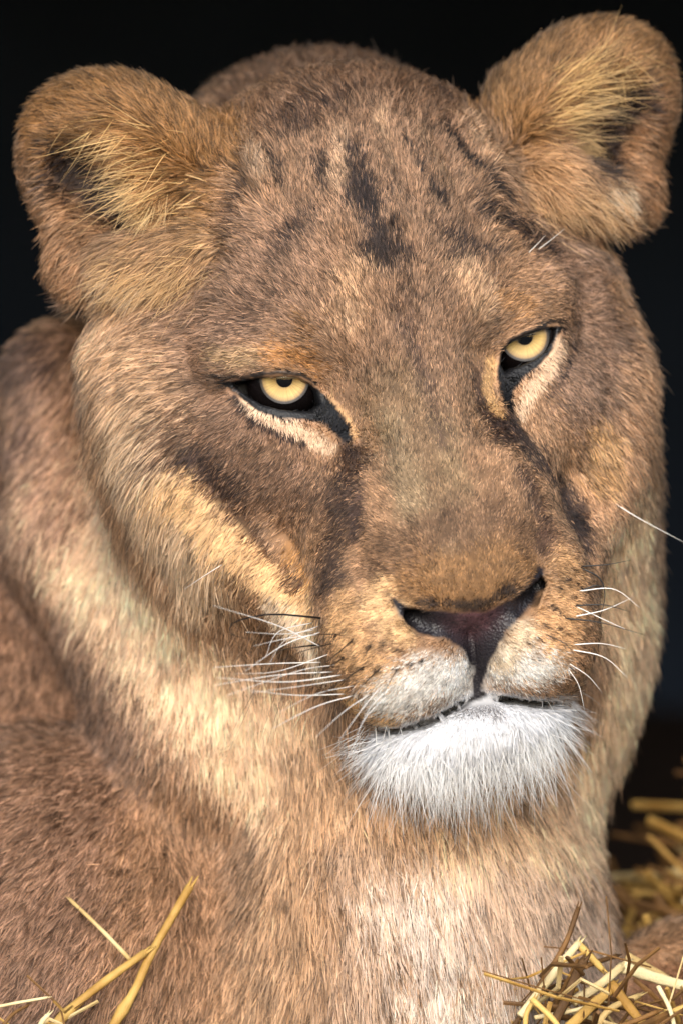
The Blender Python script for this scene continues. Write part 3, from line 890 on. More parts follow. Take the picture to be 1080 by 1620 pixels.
def face_dens(cen, nrm):
    h = to_head(cen)
    head = np.clip((h[:, 2] + 9.0) / 3.0, 0, 1) * (h[:, 1] > -23)
    pit = np.ones(len(cen))
    for P_ in PITS: pit = np.minimum(pit, 0.15 + 0.85 * np.clip((seg_dist(cen, P_) - 0.9) / 1.0, 0, 1))
    chin = np.exp(-(h[:, 0] / 5.5) ** 2 - ((h[:, 1] + 20.0) / 2.5) ** 2) * (h[:, 2] > -2)
    return seen(cen, nrm) * (0.36 + 0.64 * head + 0.9 * chin) * pit * (1 - 0.985 * leather_mask(cen))


def strands(n, dens, long_=1.0, wid=0.033, k=4, tuft=0.35, clump=0.30):
    p, nn = sample_roots(n, dens)
    D, L, T = groom(p)
    agree = np.clip(np.linalg.norm(D, axis=1), 0, 1)          # where the flow parts the hair stands up
    n1 = vnoise(p, 0.8, 11); n2 = vnoise(p, 0.3, 12)
    D = D + 0.30 * tuft * n1 + 0.45 * tuft * n2 + 0.16 * rng.normal(size=D.shape)
    D -= (D * nn).sum(1)[:, None] * nn
    D /= np.linalg.norm(D, axis=1, keepdims=True) + 1e-9
    lift = np.clip((T + 0.9 * np.clip(0.9 - agree, 0, 1)) * (1 + 0.5 * n2[:, 1] + 0.35 * n1[:, 1] + 0.25 * rng.normal(size=len(p))), 0.06, 1.4)
    L = np.where(L < 1.0, L * 0.68, L * 0.95) * long_ * (0.75 + 0.5 * rng.random(len(p))) * (1 + np.where(L > 1.5, 0.32, 0.16) * n1[:, 2])
    s = np.linspace(0, 1, k)[None, :, None]
    up = nn[:, None] * np.sin(lift)[:, None, None]
    fl = D[:, None] * np.cos(lift)[:, None, None]
    curl = rng.normal(size=D.shape)[:, None] * 0.10
    path = s * fl + (s - 0.45 * s * s) * up + curl * s * s
    path[..., 2] -= 0.16 * (s[..., 0] ** 2) * np.clip(L[:, None] - 1.0, 0, 2)
    P = p[:, None] - nn[:, None] * 0.03 + path * L[:, None, None]
    # locks: hairs that stand together lean their tips together
    cell = clump * np.clip(0.35 + 0.5 * L, 0.5, 1.6)
    cell = 2.0 ** np.round(np.log2(cell) * 2) * 1.0
    key = np.floor((p + 0.25 * n2 + 0.5 * n1) / cell[:, None]).astype(np.int64) + 4096
    _, inv = np.unique((key[:, 0] * 8192 + key[:, 1]) * 8192 + key[:, 2], return_inverse=True)
    cnt = np.bincount(inv).astype(float)
    tip = np.stack([np.bincount(inv, P[:, -1, a]) for a in range(3)], 1) / cnt[:, None]
    lock = rng.normal(size=(len(cnt), 2))
    pull = (np.linspace(0, 1, k) ** 1.5)[None, :, None] * (0.55 * (0.6 + 0.4 * rng.random(len(p))))[:, None, None]
    P = P + (tip[inv] - P[:, -1])[:, None] * pull
    taper = np.array([1.0, 0.9, 0.65, 0.12]) if k == 4 else np.interp(np.linspace(0, 1, k), [0, .3, .7, 1], [1, .95, .65, .1])
    w = wid * (0.7 + 0.6 * rng.random(len(p))) * np.clip(0.66 + 0.24 * L, 0.7, 0.92)
    R = w[:, None] * taper[None]
    tint = coat(p, rng)
    var = np.clip(1.15 - 1.3 * tint.mean(1, keepdims=True), 0.25, 1.0)                # white hair is even, brown hair mixed
    tint = tint * np.clip(1 + var * (0.32 * rng.normal(size=(len(p), 1)) + 0.26 * lock[inv, :1]), 0.3, 1.8)
    dark = (rng.random(len(p)) < 0.30)[:, None]
    lum = tint.mean(1, keepdims=True)
    tint = np.where(dark & (lum < 0.45), tint * 0.3, tint)
    tint = np.clip(tint, 0.004, 0.93)
    lie = nn + 0.35 * rng.normal(size=nn.shape)
    lie /= np.linalg.norm(lie, axis=1, keepdims=True)
    return P, R, tint, lie


def wisps(n, spots, spread, length, aim, wid, col, sag=0.5, k=8, jitter=0.25):
    """long loose hairs rooted round the given places"""
    S_ = np.array([at(*q) for q in spots])
    base = S_[rng.integers(0, len(S_), n)] + rng.normal(size=(n, 3)) * spread
    p = np.empty((n, 3)); nn = np.empty((n, 3))
    for i in range(n):
        hit = _bvh.find_nearest(Vector(base[i]))
        p[i] = hit[0]; nn[i] = hit[1]
    D = np.array([aim[0], 0.0, -aim[1]]) / math.hypot(*aim) + jitter * rng.normal(size=(n, 3)) + 0.35 * nn
    D /= np.linalg.norm(D, axis=1, keepdims=True)
    L = length[0] + (length[1] - length[0]) * rng.random(n) ** 1.5
    s = np.linspace(0, 1, k)[None, :, None]
    bow = rng.normal(size=(n, 3)) * 0.12
    P = p[:, None] + L[:, None, None] * (s * D[:, None] + s * s * bow[:, None])
    P[..., 2] -= sag * (L[:, None] ** 1.3) * 0.12 * s[..., 0] ** 2
    R = wid * (0.7 + 0.6 * rng.random(n))[:, None] * np.interp(np.linspace(0, 1, k), [0, .3, 1], [1, .9, .12])[None]
    tint = np.clip(lin(col) * (1 + 0.2 * rng.normal(size=(n, 1))), 0.02, 0.95)
    lie = nn + np.array([0, -0.5, 0.2]) + 0.3 * rng.normal(size=(n, 3))
    lie /= np.linalg.norm(lie, axis=1, keepdims=True)
    return P, R, tint, lie


fur_mat = fur_material('fur')
long_mat = fur_material('long_hair', 0.5, 0.35, 0.8)
if FUR:
    P, R, tint, lie = strands(N_FACE, face_dens)
    fo = hair_object('fur', P, R, tint, lie, fur_mat, None)
    child(fo, body)
    tag(fo, kind='stuff')
    W = [wisps(1300, [(620, 1190), (660, 1200), (700, 1208), (740, 1205), (790, 1195), (830, 1178), (865, 1155)], 0.5, (1.4, 3.8), (0, 1), 0.020, (240, 238, 236), 0.6, jitter=0.36),
         wisps(160, [(600, 1190), (590, 1170)], 0.5, (1.5, 2.8), (-1, 0.9), 0.018, (244, 244, 246), 0.3),
         wisps(160, [(880, 1140), (885, 1120)], 0.5, (1.4, 2.6), (0.9, 1.0), 0.018, (244, 244, 246), 0.3)]
    ho = hair_object('chin_hair', *[np.concatenate([w[i] for w in W]) for i in range(4)], long_mat, None)
    child(ho, body); tag(ho, kind='stuff')
    W = [wisps(230, [(275, 250), (280, 280), (250, 230), (290, 300)], 0.7, (2.2, 5.2), (-1, 0.25), 0.026, (222, 182, 124), 0.5),
         wisps(150, [(255, 300), (265, 320), (260, 340)], 0.5, (1.8, 3.2), (-0.8, 0.75), 0.020, (220, 184, 132), 0.8),
         wisps(40, [(200, 190), (170, 180)], 0.6, (2.0, 4.5), (-0.7, 0.8), 0.018, (222, 182, 120), 0.5),
         wisps(400, [(200, 430), (240, 440), (280, 440), (310, 420)], 0.6, (1.6, 3.0), (-0.9, 0.6), 0.022, (204, 164, 116), 0.4)]
    W += [wisps(230, [(880, 150), (890, 180), (870, 200), (900, 130)], 0.7, (2.0, 5.0), (1, -0.35), 0.026, (206, 168, 112), 0.3),
          wisps(170, [(900, 220), (905, 240), (890, 235)], 0.5, (1.8, 3.4), (0.9, 0.5), 0.020, (210, 174, 124), 0.9),
          wisps(60, [(960, 50), (980, 70)], 0.7, (1.6, 3.4), (0.3, 0.9), 0.018, (206, 168, 110), 0.2),
          wisps(350, [(850, 290), (900, 320), (945, 330), (870, 310)], 0.6, (1.4, 2.6), (0.9, 0.55), 0.022, (196, 156, 112), 0.4)]
    eo = hair_object('ear_hair', *[np.concatenate([w[i] for w in W]) for i in range(4)], long_mat, None)
    child(eo, body); tag(eo, kind='stuff')

# ------------------------------------------------------------------ eyes
def lathe(prof, seg=48):
    """profile [(r, z)] turned round z; the first and last point may lie on the axis"""
    v, f, rows = [], [], []
    for r, z in prof:
        if r < 1e-6:
            rows.append([len(v)] * seg); v.append((0, 0, z))
        else:
            rows.append(list(range(len(v), len(v) + seg)))
            v += [(r * math.cos(2 * math.pi * k / seg), r * math.sin(2 * math.pi * k / seg), z) for k in range(seg)]
    for a, b in zip(rows[:-1], rows[1:]):
        for k in range(seg):
            q = [a[k], a[(k + 1) % seg], b[(k + 1) % seg], b[k]]
            q = [x for i, x in enumerate(q) if x != q[i - 1]]
            if len(q) > 2: f.append(q)
    return np.array(v, float), f


def iris_material():
    m, n, l, b = new_mat('iris')
    tc = n.new('ShaderNodeTexCoord')
    mp = n.new('ShaderNodeVectorMath'); mp.operation = 'MULTIPLY'; mp.inputs[1].default_value = (1, 1, 0)
    l.new(tc.outputs['Object'], mp.inputs[0])
    ln = n.new('ShaderNodeVectorMath'); ln.operation = 'LENGTH'
    l.new(mp.outputs[0], ln.inputs[0])
    # spokes: noise stretched along the radius
    nm = n.new('ShaderNodeVectorMath'); nm.operation = 'NORMALIZE'
    l.new(mp.outputs[0], nm.inputs[0])
    nz = n.new('ShaderNodeTexNoise'); nz.inputs['Scale'].default_value = 14.0; nz.inputs['Detail'].default_value = 4
    l.new(nm.outputs[0], nz.inputs['Vector'])
    rp = n.new('ShaderNodeValToRGB')
    e = rp.color_ramp.elements
    e[0].position = 0.0; e[0].color = (*lin((130, 104, 54)), 1)
    e[1].position = 1.0; e[1].color = (*lin((20, 15, 10)), 1)
    for pos, c in ((0.32, (140, 112, 58)), (0.42, (176, 142, 68)), (0.7, (186, 156, 86)), (0.86, (150, 118, 66)), (0.92, (50, 36, 22))):
        x = e.new(pos); x.color = (*lin(c), 1)
    dv = n.new('ShaderNodeMath'); dv.operation = 'DIVIDE'; dv.inputs[1].default_value = 1.32 * CM
    l.new(ln.outputs['Value'], dv.inputs[0])
    l.new(dv.outputs[0], rp.inputs[0])
    mx = n.new('ShaderNodeMix'); mx.data_type = 'RGBA'; mx.blend_type = 'MULTIPLY'
    mr = n.new('ShaderNodeMapRange'); mr.inputs['From Min'].default_value = 0.3; mr.inputs['From Max'].default_value = 0.7
    mr.inputs['To Min'].default_value = 0.66; mr.inputs['To Max'].default_value = 1.1
    l.new(nz.outputs['Fac'], mr.inputs['Value'])
    mx.inputs['Factor'].default_value = 1.0
    l.new(rp.outputs[0], mx.inputs['A']); l.new(mr.outputs[0], mx.inputs['B'])
    l.new(mx.outputs['Result'], b.inputs['Base Color'])
    b.inputs['Roughness'].default_value = 0.5
    bp = n.new('ShaderNodeBump'); bp.inputs['Strength'].default_value = 0.6; bp.inputs['Distance'].default_value = 0.0004
    l.new(nz.outputs['Fac'], bp.inputs['Height']); l.new(bp.outputs[0], b.inputs['Normal'])
    return m


def plain(name, col, rough=0.5, spec=0.5):
    m, n, l, b = new_mat(name)
    b.inputs['Base Color'].default_value = (*lin(col), 1)
    b.inputs['Roughness'].default_value = rough
    b.inputs['Specular IOR Level'].default_value = spec
    return m


def cornea_material():
    m, n, l, b = new_mat('cornea')
    n.remove(b)
    t = n.new('ShaderNodeBsdfTransparent')
    g = n.new('ShaderNodeBsdfGlossy'); g.inputs['Roughness'].default_value = 0.03
    fr = n.new('ShaderNodeFresnel'); fr.inputs['IOR'].default_value = 1.33
    mx = n.new('ShaderNodeMixShader')
    l.new(fr.outputs[0], mx.inputs[0]); l.new(t.outputs[0], mx.inputs[1]); l.new(g.outputs[0], mx.inputs[2])
    l.new(mx.outputs[0], n['Material Output'].inputs['Surface'])
    return m


IRIS_R = 1.32
_zi = math.sqrt(EYE_R ** 2 - IRIS_R ** 2)
iris_m, cornea_m = iris_material(), cornea_material()
sclera_m, pupil_m = plain('sclera', (16, 12, 12), 0.2), plain('pupil', (3, 3, 4), 0.9, 0.0)
for i in (0, 1):
    a0 = math.asin(IRIS_R / EYE_R)
    prof = [(EYE_R * math.sin(t), EYE_R * math.cos(t)) for t in np.linspace(a0, math.pi, 20)]
    prof[-1] = (0, -EYE_R)
    sv, sf = lathe(prof)
    gaze = Vector((0, CAM_Y, 0)) - Vector(EYE_C[i])
    rot = gaze.to_track_quat('Z', 'Y')
    eye = link_mesh('eye', sv, sf, [sclera_m])
    eye.location = Vector(EYE_C[i]) * CM
    eye.rotation_mode = 'QUATERNION'; eye.rotation_quaternion = rot
    child(eye)
    iv, if_ = lathe([(IRIS_R, _zi), (1.0, _zi - 0.10), (0.42, _zi - 0.21)])
    io = link_mesh('iris', iv, [f[::-1] for f in if_], [iris_m], eye)
    pv, pf = lathe([(0.44, _zi - 0.19), (0, _zi - 0.17)])
    link_mesh('pupil', pv, [f[::-1] for f in pf], [pupil_m], eye)
    cv, cf = lathe([(IRIS_R * 1.02 * math.sin(t) / math.sin(1.05), _zi - 0.02 + 0.55 * (math.cos(t) - math.cos(1.05)) / (1 - math.cos(1.05))) for t in np.linspace(1.05, 0.0, 10)])
    link_mesh('cornea', cv, [f[::-1] for f in cf], [cornea_m], eye)

# ------------------------------------------------------------------ whiskers
def smooth_path(pts, n):
    """Catmull-Rom through pts"""
    P = [2 * pts[0] - pts[1]] + list(pts) + [2 * pts[-1] - pts[-2]]
    out = []
    m = len(pts) - 1
    for k in range(n):
        u = k / (n - 1) * m
        i = min(int(u), m - 1); t = u - i
        a, b, c, d = P[i], P[i + 1], P[i + 2], P[i + 3]
        out.append(0.5 * (2 * b + (c - a) * t + (2 * a - 5 * b + 4 * c - d) * t * t + (3 * b - a - 3 * c + d) * t ** 3))
    return np.array(out)


def tube(path, rads, seg=6, flat=1.0, open_end=False, twist=0.0):
    path = np.asarray(path, float)
    T = np.gradient(path, axis=0); T /= np.linalg.norm(T, axis=1, keepdims=True)
    ref = np.array([0, -1.0, 0]) if abs(T[0, 1]) < 0.9 else np.array([1.0, 0, 0])
    v, f = [], []
    for i, (p, t, r) in enumerate(zip(path, T, rads)):
        a = np.cross(t, ref); a /= np.linalg.norm(a)
        b = np.cross(a, t)
        for k in range(seg):
            w = 2 * math.pi * k / seg + twist * i
            v.append(p + a * (r * math.cos(w)) + b * (r * flat * math.sin(w)))
    for i in range(len(path) - 1):
        for k in range(seg):
            f.append((i * seg + k, i * seg + (k + 1) % seg, (i + 1) * seg + (k + 1) % seg, (i + 1) * seg + k))
    f.append(tuple(range(seg))[::-1])
    if not open_end: f.append(tuple((len(path) - 1) * seg + k for k in range(seg)))
    return np.array(v), f


white_w, black_w = plain('white_whisker', (240, 236, 230), 0.35), plain('black_whisker', (18, 14, 13), 0.4)
WHISK = [  # colour, thickness, root ... tip, how far the tip stands off the root's depth
    (0, .055, [(508, 978), (430, 972), (372, 984), (366, 1003), (402, 1012)], -2.0), (0, .05, [(508, 1020), (470, 1024), (434, 1031)], -1.5),
    (0, .035, [(558, 1012), (522, 1043), (488, 1062)], -1.0), (0, .045, [(575, 1055), (540, 1078), (488, 1112)], -1.5), (0, .035, [(600, 1058), (562, 1095), (530, 1132)], -1.0),
    (0, .03, [(526, 1018), (480, 1030), (430, 1052)], -1.0), (0, .025, [(628, 1058), (610, 1090), (600, 1120)], -.6), (0, .025, [(585, 1022), (575, 1040), (562, 1055)], -.4),
    (1, .055, [(510, 1025), (440, 990), (338, 958)], -2.5), (1, .045, [(500, 996), (450, 1003), (388, 1000)], -2), (1, .045, [(505, 1004), (455, 1010), (402, 1022)], -2),
    (1, .05, [(508, 1000), (450, 1020), (388, 1062)], -2), (1, .055, [(512, 1048), (430, 1050), (338, 1056)], -2.5), (1, .05, [(528, 1063), (440, 1068), (340, 1084)], -3),
    (1, .055, [(540, 1068), (450, 1079), (342, 1072)], -2.5), (1, .04, [(548, 1075), (480, 1085), (398, 1096)], -2), (1, .05, [(548, 1098), (470, 1100), (396, 1092)], -2),
    (1, .05, [(560, 1100), (500, 1118), (432, 1152)], -2), (1, .04, [(585, 1098), (545, 1125), (500, 1166)], -1.5), (1, .04, [(600, 1088), (570, 1125), (532, 1178)], -1.5),
    (1, .035, [(620, 1085), (585, 1120), (565, 1160)], -1.2), (1, .04, [(352, 893), (322, 912), (292, 932)], -1.5), (1, .04, [(495, 985), (440, 1000), (420, 1040)], -1.5),
    (1, .035, [(520, 1035), (440, 1062), (372, 1066)], -2), (1, .035, [(530, 1052), (470, 1062), (360, 1100)], -2.2), (1, .03, [(505, 990), (452, 1012), (425, 1052)], -2), (1, .03, [(612, 1100), (575, 1140), (556, 1192)], -1.2),
    (1, .03, [(560, 1085), (500, 1098), (440, 1128)], -1.8), (0, .03, [(545, 1040), (500, 1066), (470, 1072)], -1.2), (0, .03, [(532, 1003), (500, 1004), (470, 1000)], -1.2),
    (0, .04, [(918, 896), (960, 893), (998, 886)], 0), (0, .05, [(918, 898), (948, 915), (956, 945), (946, 985)], 0), (0, .05, [(920, 934), (942, 926), (956, 931)], 0),
    (0, .045, [(908, 958), (955, 957), (996, 968)], 0), (0, .045, [(893, 978), (950, 985), (1024, 1006)], 0), (0, .025, [(862, 1003), (895, 1020), (915, 1048)], -.5),
    (1, .045, [(915, 935), (970, 932), (1012, 962)], .5), (1, .045, [(910, 975), (955, 965), (1000, 945)], .5), (1, .045, [(905, 1020), (950, 1018), (988, 1026)], .5), (1, .045, [(905, 1028), (955, 1040), (992, 1072)], .5),
    (1, .05, [(955, 786), (1010, 820), (1085, 860)], 1.0), (1, .03, [(900, 1050), (930, 1070), (952, 1096)], .3), (1, .03, [(898, 1058), (915, 1085), (925, 1130)], .3), (1, .035, [(912, 960), (965, 985), (1000, 1000)], .5),
    (1, .03, [(850, 395), (870, 380), (892, 362)], -.8), (1, .03, [(835, 400), (850, 385), (862, 372)], -.8), (0, .02, [(800, 110), (806, 96), (808, 80)], 0),
]
for c, th, pts, dy in WHISK:
    root = at(*pts[0])
    m = len(pts)
    P = [root] + [pix(q[0], q[1], root[1] + (dy - (3.5 if pts[0][0] < 640 else 0)) * (j + 1) / (m - 1)) for j, q in enumerate(pts[1:])]
    path = smooth_path(P, 12)
    v, f = tube(path, np.interp(np.linspace(0, 1, 12), [0, .25, 1], [th * 1.15, th * 1.0, th * .12] if not c else [th * .75, th * .68, th * .1]), 5)
    child(link_mesh('whisker', v, f, [white_w if c else black_w]))

# ------------------------------------------------------------------ ground and den
def noisy_mat(name, c1, c2, scale, rough=0.9, bump=0.4, dist=0.01, detail=6):
    m, n, l, b = new_mat(name)
    tc = n.new('ShaderNodeTexCoord')
    nz = n.new('ShaderNodeTexNoise'); nz.inputs['Scale'].default_value = scale; nz.inputs['Detail'].default_value = detail
    l.new(tc.outputs['Object'], nz.inputs['Vector'])
    rp = n.new('ShaderNodeValToRGB')
    rp.color_ramp.elements[0].position = 0.3; rp.color_ramp.elements[0].color = (*lin(c1), 1)
    rp.color_ramp.elements[1].position = 0.7; rp.color_ramp.elements[1].color = (*lin(c2), 1)
    l.new(nz.outputs['Fac'], rp.inputs[0]); l.new(rp.outputs[0], b.inputs['Base Color'])
    b.inputs['Roughness'].default_value = rough
    b.inputs['Specular IOR Level'].default_value = 0.05
    bp = n.new('ShaderNodeBump'); bp.inputs['Strength'].default_value = bump; bp.inputs['Distance'].default_value = dist
    l.new(nz.outputs['Fac'], bp.inputs['Height']); l.new(bp.outputs[0], b.inputs['Normal'])
    return m


def ground_z(x, y):
    """the trampled floor rises towards the back of the den"""
    return -35.0 + 0.06 * np.maximum(y, 0) + 1.2 * np.sin(x * 0.07 + 1.0) * np.cos(y * 0.05) \
        + 18.0 * np.exp(-((x - 34) / 12.5) ** 2 - ((y - 38) / 18.0) ** 2) \
        + 6.0 * np.exp(-((x - 14) / 9.0) ** 2 - ((y + 3) / 8.0) ** 2) + 5.0 * np.exp(-((x + 16) / 8.0) ** 2 - ((y + 3) / 8.0) ** 2)


gx = np.concatenate([np.linspace(-400, -60, 12), np.linspace(-50, 60, 45), np.linspace(70, 400, 12)])
gy = np.concatenate([[-60.0], np.linspace(-50, 120, 60), np.linspace(130, 330, 14)])
XX, YY = np.meshgrid(gx, gy, indexing='ij')
gv = np.stack([XX, YY, ground_z(XX, YY)], -1).reshape(-1, 3)
gf = [(i * len(gy) + j, (i + 1) * len(gy) + j, (i + 1) * len(gy) + j + 1, i * len(gy) + j + 1) for i in range(len(gx) - 1) for j in range(len(gy) - 1)]
ground = link_mesh('ground', gv, gf, [noisy_mat('earth', (22, 17, 15), (44, 34, 28), 18.0)])
tag(ground, kind='structure')

yx = np.linspace(-900, 900, 25); yy_ = np.concatenate([np.linspace(-1500, -120, 16), [-60.0]])
XX, YY = np.meshgrid(yx, yy_, indexing='ij')
gv = np.stack([XX, YY, np.full_like(XX, -36.5) + 0.8 * np.sin(XX * .01) * np.cos(YY * .013)], -1).reshape(-1, 3)
gf = [(i * len(yy_) + j, (i + 1) * len(yy_) + j, (i + 1) * len(yy_) + j + 1, i * len(yy_) + j + 1) for i in range(len(yx) - 1) for j in range(len(yy_) - 1)]
tag(link_mesh('bounce_ground', gv, gf, [noisy_mat('pale_bounce', (170, 166, 158), (200, 196, 188), 2.0)]), kind='structure')  # unseen pale ground added to bounce light up at chin and muzzle
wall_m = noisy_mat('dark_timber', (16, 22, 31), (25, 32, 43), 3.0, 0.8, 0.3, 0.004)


def slab(name, lo, hi, mat):
    (x0, y0, z0), (x1, y1, z1) = lo, hi
    v = [(x, y, z) for x in (x0, x1) for y in (y0, y1) for z in (z0, z1)]
    f = [(0, 1, 3, 2), (4, 6, 7, 5), (0, 4, 5, 1), (2, 3, 7, 6), (0, 2, 6, 4), (1, 5, 7, 3)]
    return link_mesh(name, v, f, [mat], smooth=False)


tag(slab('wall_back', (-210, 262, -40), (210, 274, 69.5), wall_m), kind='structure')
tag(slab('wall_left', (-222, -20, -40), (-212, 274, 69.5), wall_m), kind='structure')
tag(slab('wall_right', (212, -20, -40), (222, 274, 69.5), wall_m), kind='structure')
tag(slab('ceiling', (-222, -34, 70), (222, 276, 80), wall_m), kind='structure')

# ------------------------------------------------------------------ straw
def straw_material(name, c1, c2):
    m, n, l, b = new_mat(name)
    tc = n.new('ShaderNodeTexCoord')
    nz = n.new('ShaderNodeTexNoise'); nz.inputs['Scale'].default_value = 60.0; nz.inputs['Detail'].default_value = 3
    l.new(tc.outputs['Object'], nz.inputs['Vector'])
    oi = n.new('ShaderNodeObjectInfo')
    ad = n.new('ShaderNodeMath'); ad.operation = 'ADD'
    sb = n.new('ShaderNodeMath'); sb.operation = 'MULTIPLY_ADD'; sb.inputs[1].default_value = 0.6; sb.inputs[2].default_value = -0.3
    l.new(oi.outputs['Random'], sb.inputs[0])
    l.new(nz.outputs['Fac'], ad.inputs[0]); l.new(sb.outputs[0], ad.inputs[1])
    rp = n.new('ShaderNodeValToRGB')
    rp.color_ramp.elements[0].position = 0.25; rp.color_ramp.elements[0].color = (*lin(c1), 1)
    rp.color_ramp.elements[1].position = 0.75; rp.color_ramp.elements[1].color = (*lin(c2), 1)
    l.new(ad.outputs[0], rp.inputs[0]); l.new(rp.outputs[0], b.inputs['Base Color'])
    b.inputs['Roughness'].default_value = 0.65
    b.inputs['Specular IOR Level'].default_value = 0.3
    wv = n.new('ShaderNodeTexNoise'); wv.inputs['Scale'].default_value = 900.0
    l.new(tc.outputs['Object'], wv.inputs['Vector'])
    bp = n.new('ShaderNodeBump'); bp.inputs['Strength'].default_value = 0.6; bp.inputs['Distance'].default_value = 0.0008
    l.new(wv.outputs['Fac'], bp.inputs['Height']); l.new(bp.outputs[0], b.inputs['Normal'])
    return m


straw_gold = straw_material('golden_straw', (150, 112, 52), (204, 168, 96))
straw_pale = straw_material('pale_straw', (178, 150, 98), (220, 202, 156))
straw_dark = straw_material('brown_straw', (84, 58, 30), (142, 102, 56))
SM = {'g': straw_gold, 'p': straw_pale, 'd': straw_dark}


def stem(pts, r, mat, label, group=None, flat=1.0, node=None, y=(0.0, 0.0)):
    r = r * 1.25
    m = len(pts)
    P = [pix(q[0], q[1], y[0] + (y[1] - y[0]) * j / (m - 1)) for j, q in enumerate(pts)]
    n = 14
    path = smooth_path(P, n)
    rads = np.full(n, r) * (1 + 0.06 * np.sin(np.arange(n) * 1.7 + r * 40)) * np.linspace(1.05, 0.85, n)
    if node is not None:
        rads *= 1 + 0.35 * np.exp(-((np.linspace(0, 1, n) - node) / 0.05) ** 2)
    v, f = tube(path, rads, 8, flat)
    v = list(v); f = list(f)
    # a frayed end: two thin splinters beyond the cut
    for s_ in (-1, 1):
        d = path[-1] - path[-2]; d /= np.linalg.norm(d)
        e = path[-1] + d * r * 2.2 + np.array([s_ * r * 0.6, 0, 0.2 * r])
        v2, f2 = tube(np.array([path[-2], path[-1] + np.array([s_ * r * .4, 0, 0]), e]), [r * .45, r * .4, r * .1], 4)
        f += [tuple(i + len(v) for i in q) for q in f2]; v += list(v2)
    o = link_mesh('straw' if flat > 0.5 else 'straw_leaf', v, f, [SM[mat]])
    tag(o, label, 'straw', group)
    return o


stem([(60, 1880), (160, 1660), (186, 1612), (216, 1562), (240, 1508), (301, 1402)], 0.21, 'g', 'tallest straw stem standing before the brown flank, split end up', node=0.45, y=(0, 3))
stem([(-60, 1790), (70, 1640), (120, 1590), (170, 1550), (230, 1507)], 0.20, 'g', 'thick straw stem with green-gold base leaning before the brown flank', node=0.4, y=(-1, 2))
stem([(206, 1518), (160, 1470), (112, 1424)], 0.10, 'p', 'thin pale straw lying across the thick leaning stem, tip raised', y=(2, 3.5))
stem([(-20, 1596), (30, 1586), (76, 1578)], 0.07, 'p', 'short grey-white straw low beside the dark flank', y=(-3, -2))
RIGHT = [
    ([(826, 1600), (862, 1545), (893, 1494), (914, 1436)], .13, 'd', 1, (0, 2)), ([(822, 1608), (860, 1560), (890, 1522), (914, 1492)], .19, 'p', 1, (-1, 1)),
    ([(912, 1492), (932, 1512), (952, 1534)], .17, 'g', 1, (1, 1.5)), ([(862, 1640), (890, 1590), (908, 1548), (924, 1518)], .22, 'd', .35, (-2, 0)),
    ([(905, 1585), (945, 1560), (984, 1528)], .22, 'p', .6, (0, 2)), ([(985, 1530), (1030, 1545), (1090, 1562)], .26, 'p', .35, (2, 4)),
    ([(990, 1512), (1040, 1540), (1100, 1575)], .18, 'p', .35, (3, 5)), ([(890, 1635), (930, 1596), (970, 1562)], .24, 'g', .5, (-3, -1)),
    ([(965, 1555), (1000, 1600), (1040, 1650)], .22, 'g', .6, (-1, -3)), ([(830, 1640), (832, 1605), (845, 1580)], .12, 'g', 1, (-3, -2)),
    ([(845, 1610), (900, 1600), (958, 1585)], .10, 'p', 1, (-2, 0)), ([(800, 1640), (850, 1575), (890, 1560)], .14, 'd', 1, (1, 3)),
    ([(930, 1650), (960, 1600), (1010, 1575)], .16, 'p', 1, (-3, -1)), ([(1000, 1640), (1040, 1610), (1090, 1590)], .14, 'g', 1, (-4, -2)),
    ([(920, 1530), (950, 1520), (975, 1512)], .12, 'd', 1, (1, 3)), ([(1040, 1560), (1060, 1600), (1070, 1650)], .1, 'p', 1, (-3, -4)),
    ([(940, 1630), (985, 1622), (1040, 1600)], .12, 'd', 1, (-5, -3)), ([(840, 1580), (880, 1620), (900, 1660)], .13, 'g', 1, (-4, -5)),
    ([(0, 1630), (20, 1605), (45, 1590)], .08, 'd', 1, (-4, -3)), ([(60, 1640), (66, 1618), (76, 1606)], .12, 'p', 1, (-4, -4)),
]
CLUMP_LABELS = [
    'dark brown straw with a bristly tip, tallest in the clump before the chest',
    'long pale straw leaning up to the bent knee in the clump before the chest',
    'short golden straw hanging down from the bent knee before the chest',
    'broad flat brown leaf leaning in the straw clump before the chest',
    'pale green-white flattened straw crossing the middle of the clump before the chest',
    'wide pale straw leaf reaching from the clump towards the paw',
    'narrower pale straw leaf lying over the wide one by the paw',
    'golden half-folded straw leaning low across the clump before the chest',
    'golden flattened straw sloping down from the clump towards the ground',
    'thin golden straw bent upright beside the base of the clump',
    'thin pale straw lying level across the base of the clump',
    'brown straw tucked behind the clump against the chest fur',
    'pale straw slanting up from the ground towards the paw',
    'golden straw lying low in front of the paw',
    'short brown straw bridging the top of the clump and pale leaves',
    'thin pale straw hanging down in front of the paw',
    'brown straw lying flat on the bedding under the clump',
    'golden straw sloping down at the outer foot of the clump',
    "short brown straw tip beside the flank's dark edge",
    'short pale hollow straw end poking up beside the brown flank',
]
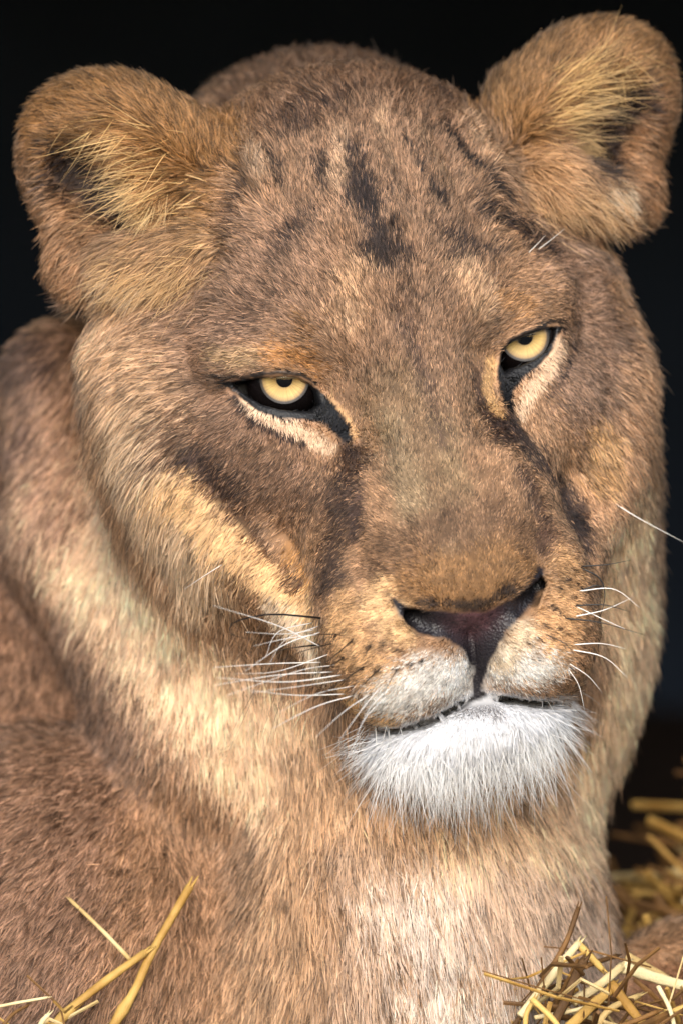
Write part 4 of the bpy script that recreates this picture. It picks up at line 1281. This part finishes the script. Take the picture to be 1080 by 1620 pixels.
for k, (pts, r, mm, fl, yy) in enumerate(RIGHT):
    stem(pts, r, mm, CLUMP_LABELS[k], 'loose straws before the lioness', flat=fl, y=yy)
stem([(882, 1094), (888, 1104), (893, 1114)], 0.12, 'g', 'tiny yellow straw scrap caught at the corner of the mouth', flat=0.4, y=(at(885, 1100)[1] - .5, at(885, 1100)[1] - .3))

# loose bedding behind and around: nobody could count it
bv, bf = [], []
def scatter(n, xr, yr, lift, rr, ln, tilt=0.45):
    global bv, bf
    for _ in range(n):
        x = random.uniform(*xr); y = random.uniform(*yr)
        z = float(ground_z(np.array(x), np.array(y))) + random.uniform(0.2, lift)
        a = random.uniform(0, math.pi * 2); e = random.gauss(0, tilt)
        L = random.uniform(*ln) / 2
        d = np.array([math.cos(a) * math.cos(e), math.sin(a) * math.cos(e), math.sin(e)]) * L
        c = np.array([x, y, z])
        bend = np.array([random.gauss(0, .6), random.gauss(0, .6), random.gauss(0, .5)])
        r = random.uniform(*rr)
        v, f = tube(np.array([c - d, c + bend, c + d]), [r, r, r * .8], 4, random.choice((1.0, 0.4)))
        o = sum(len(x_) for x_ in bv)
        bf += [tuple(i + o for i in q) for q in f]
        bv.append(v)


scatter(500, (12, 60), (14, 80), 2.5, (0.10, 0.28), (6, 20))
scatter(420, (15, 34), (20, 46), 5.0, (0.12, 0.32), (5, 16))
scatter(420, (-60, 60), (-30, 12), 2.0, (0.10, 0.24), (6, 20), 0.15)
scatter(70, (9, 20), (-5, 6), 5.5, (0.04, 0.14), (2, 9), 0.5)
scatter(16, (-19, -13), (-5, 2), 4.5, (0.03, 0.10), (2, 7), 0.5)
o = link_mesh('straw_bedding', np.concatenate(bv), bf, [straw_gold, straw_pale, straw_dark], smooth=False)
mi = np.zeros(len(o.data.polygons), np.int32)
rk = np.random.default_rng(5)
start = 0
for blk in bv:
    nf = 4 * 2 + 2
    mi[start:start + nf] = rk.choice(3, p=[.30, .12, .58]); start += nf  # mostly brown straw, its dark colour standing in for the den's shade
o.data.polygons.foreach_set('material_index', mi)
tag(o, 'loose golden straw strewn over the dark den floor', 'straw', kind='stuff')
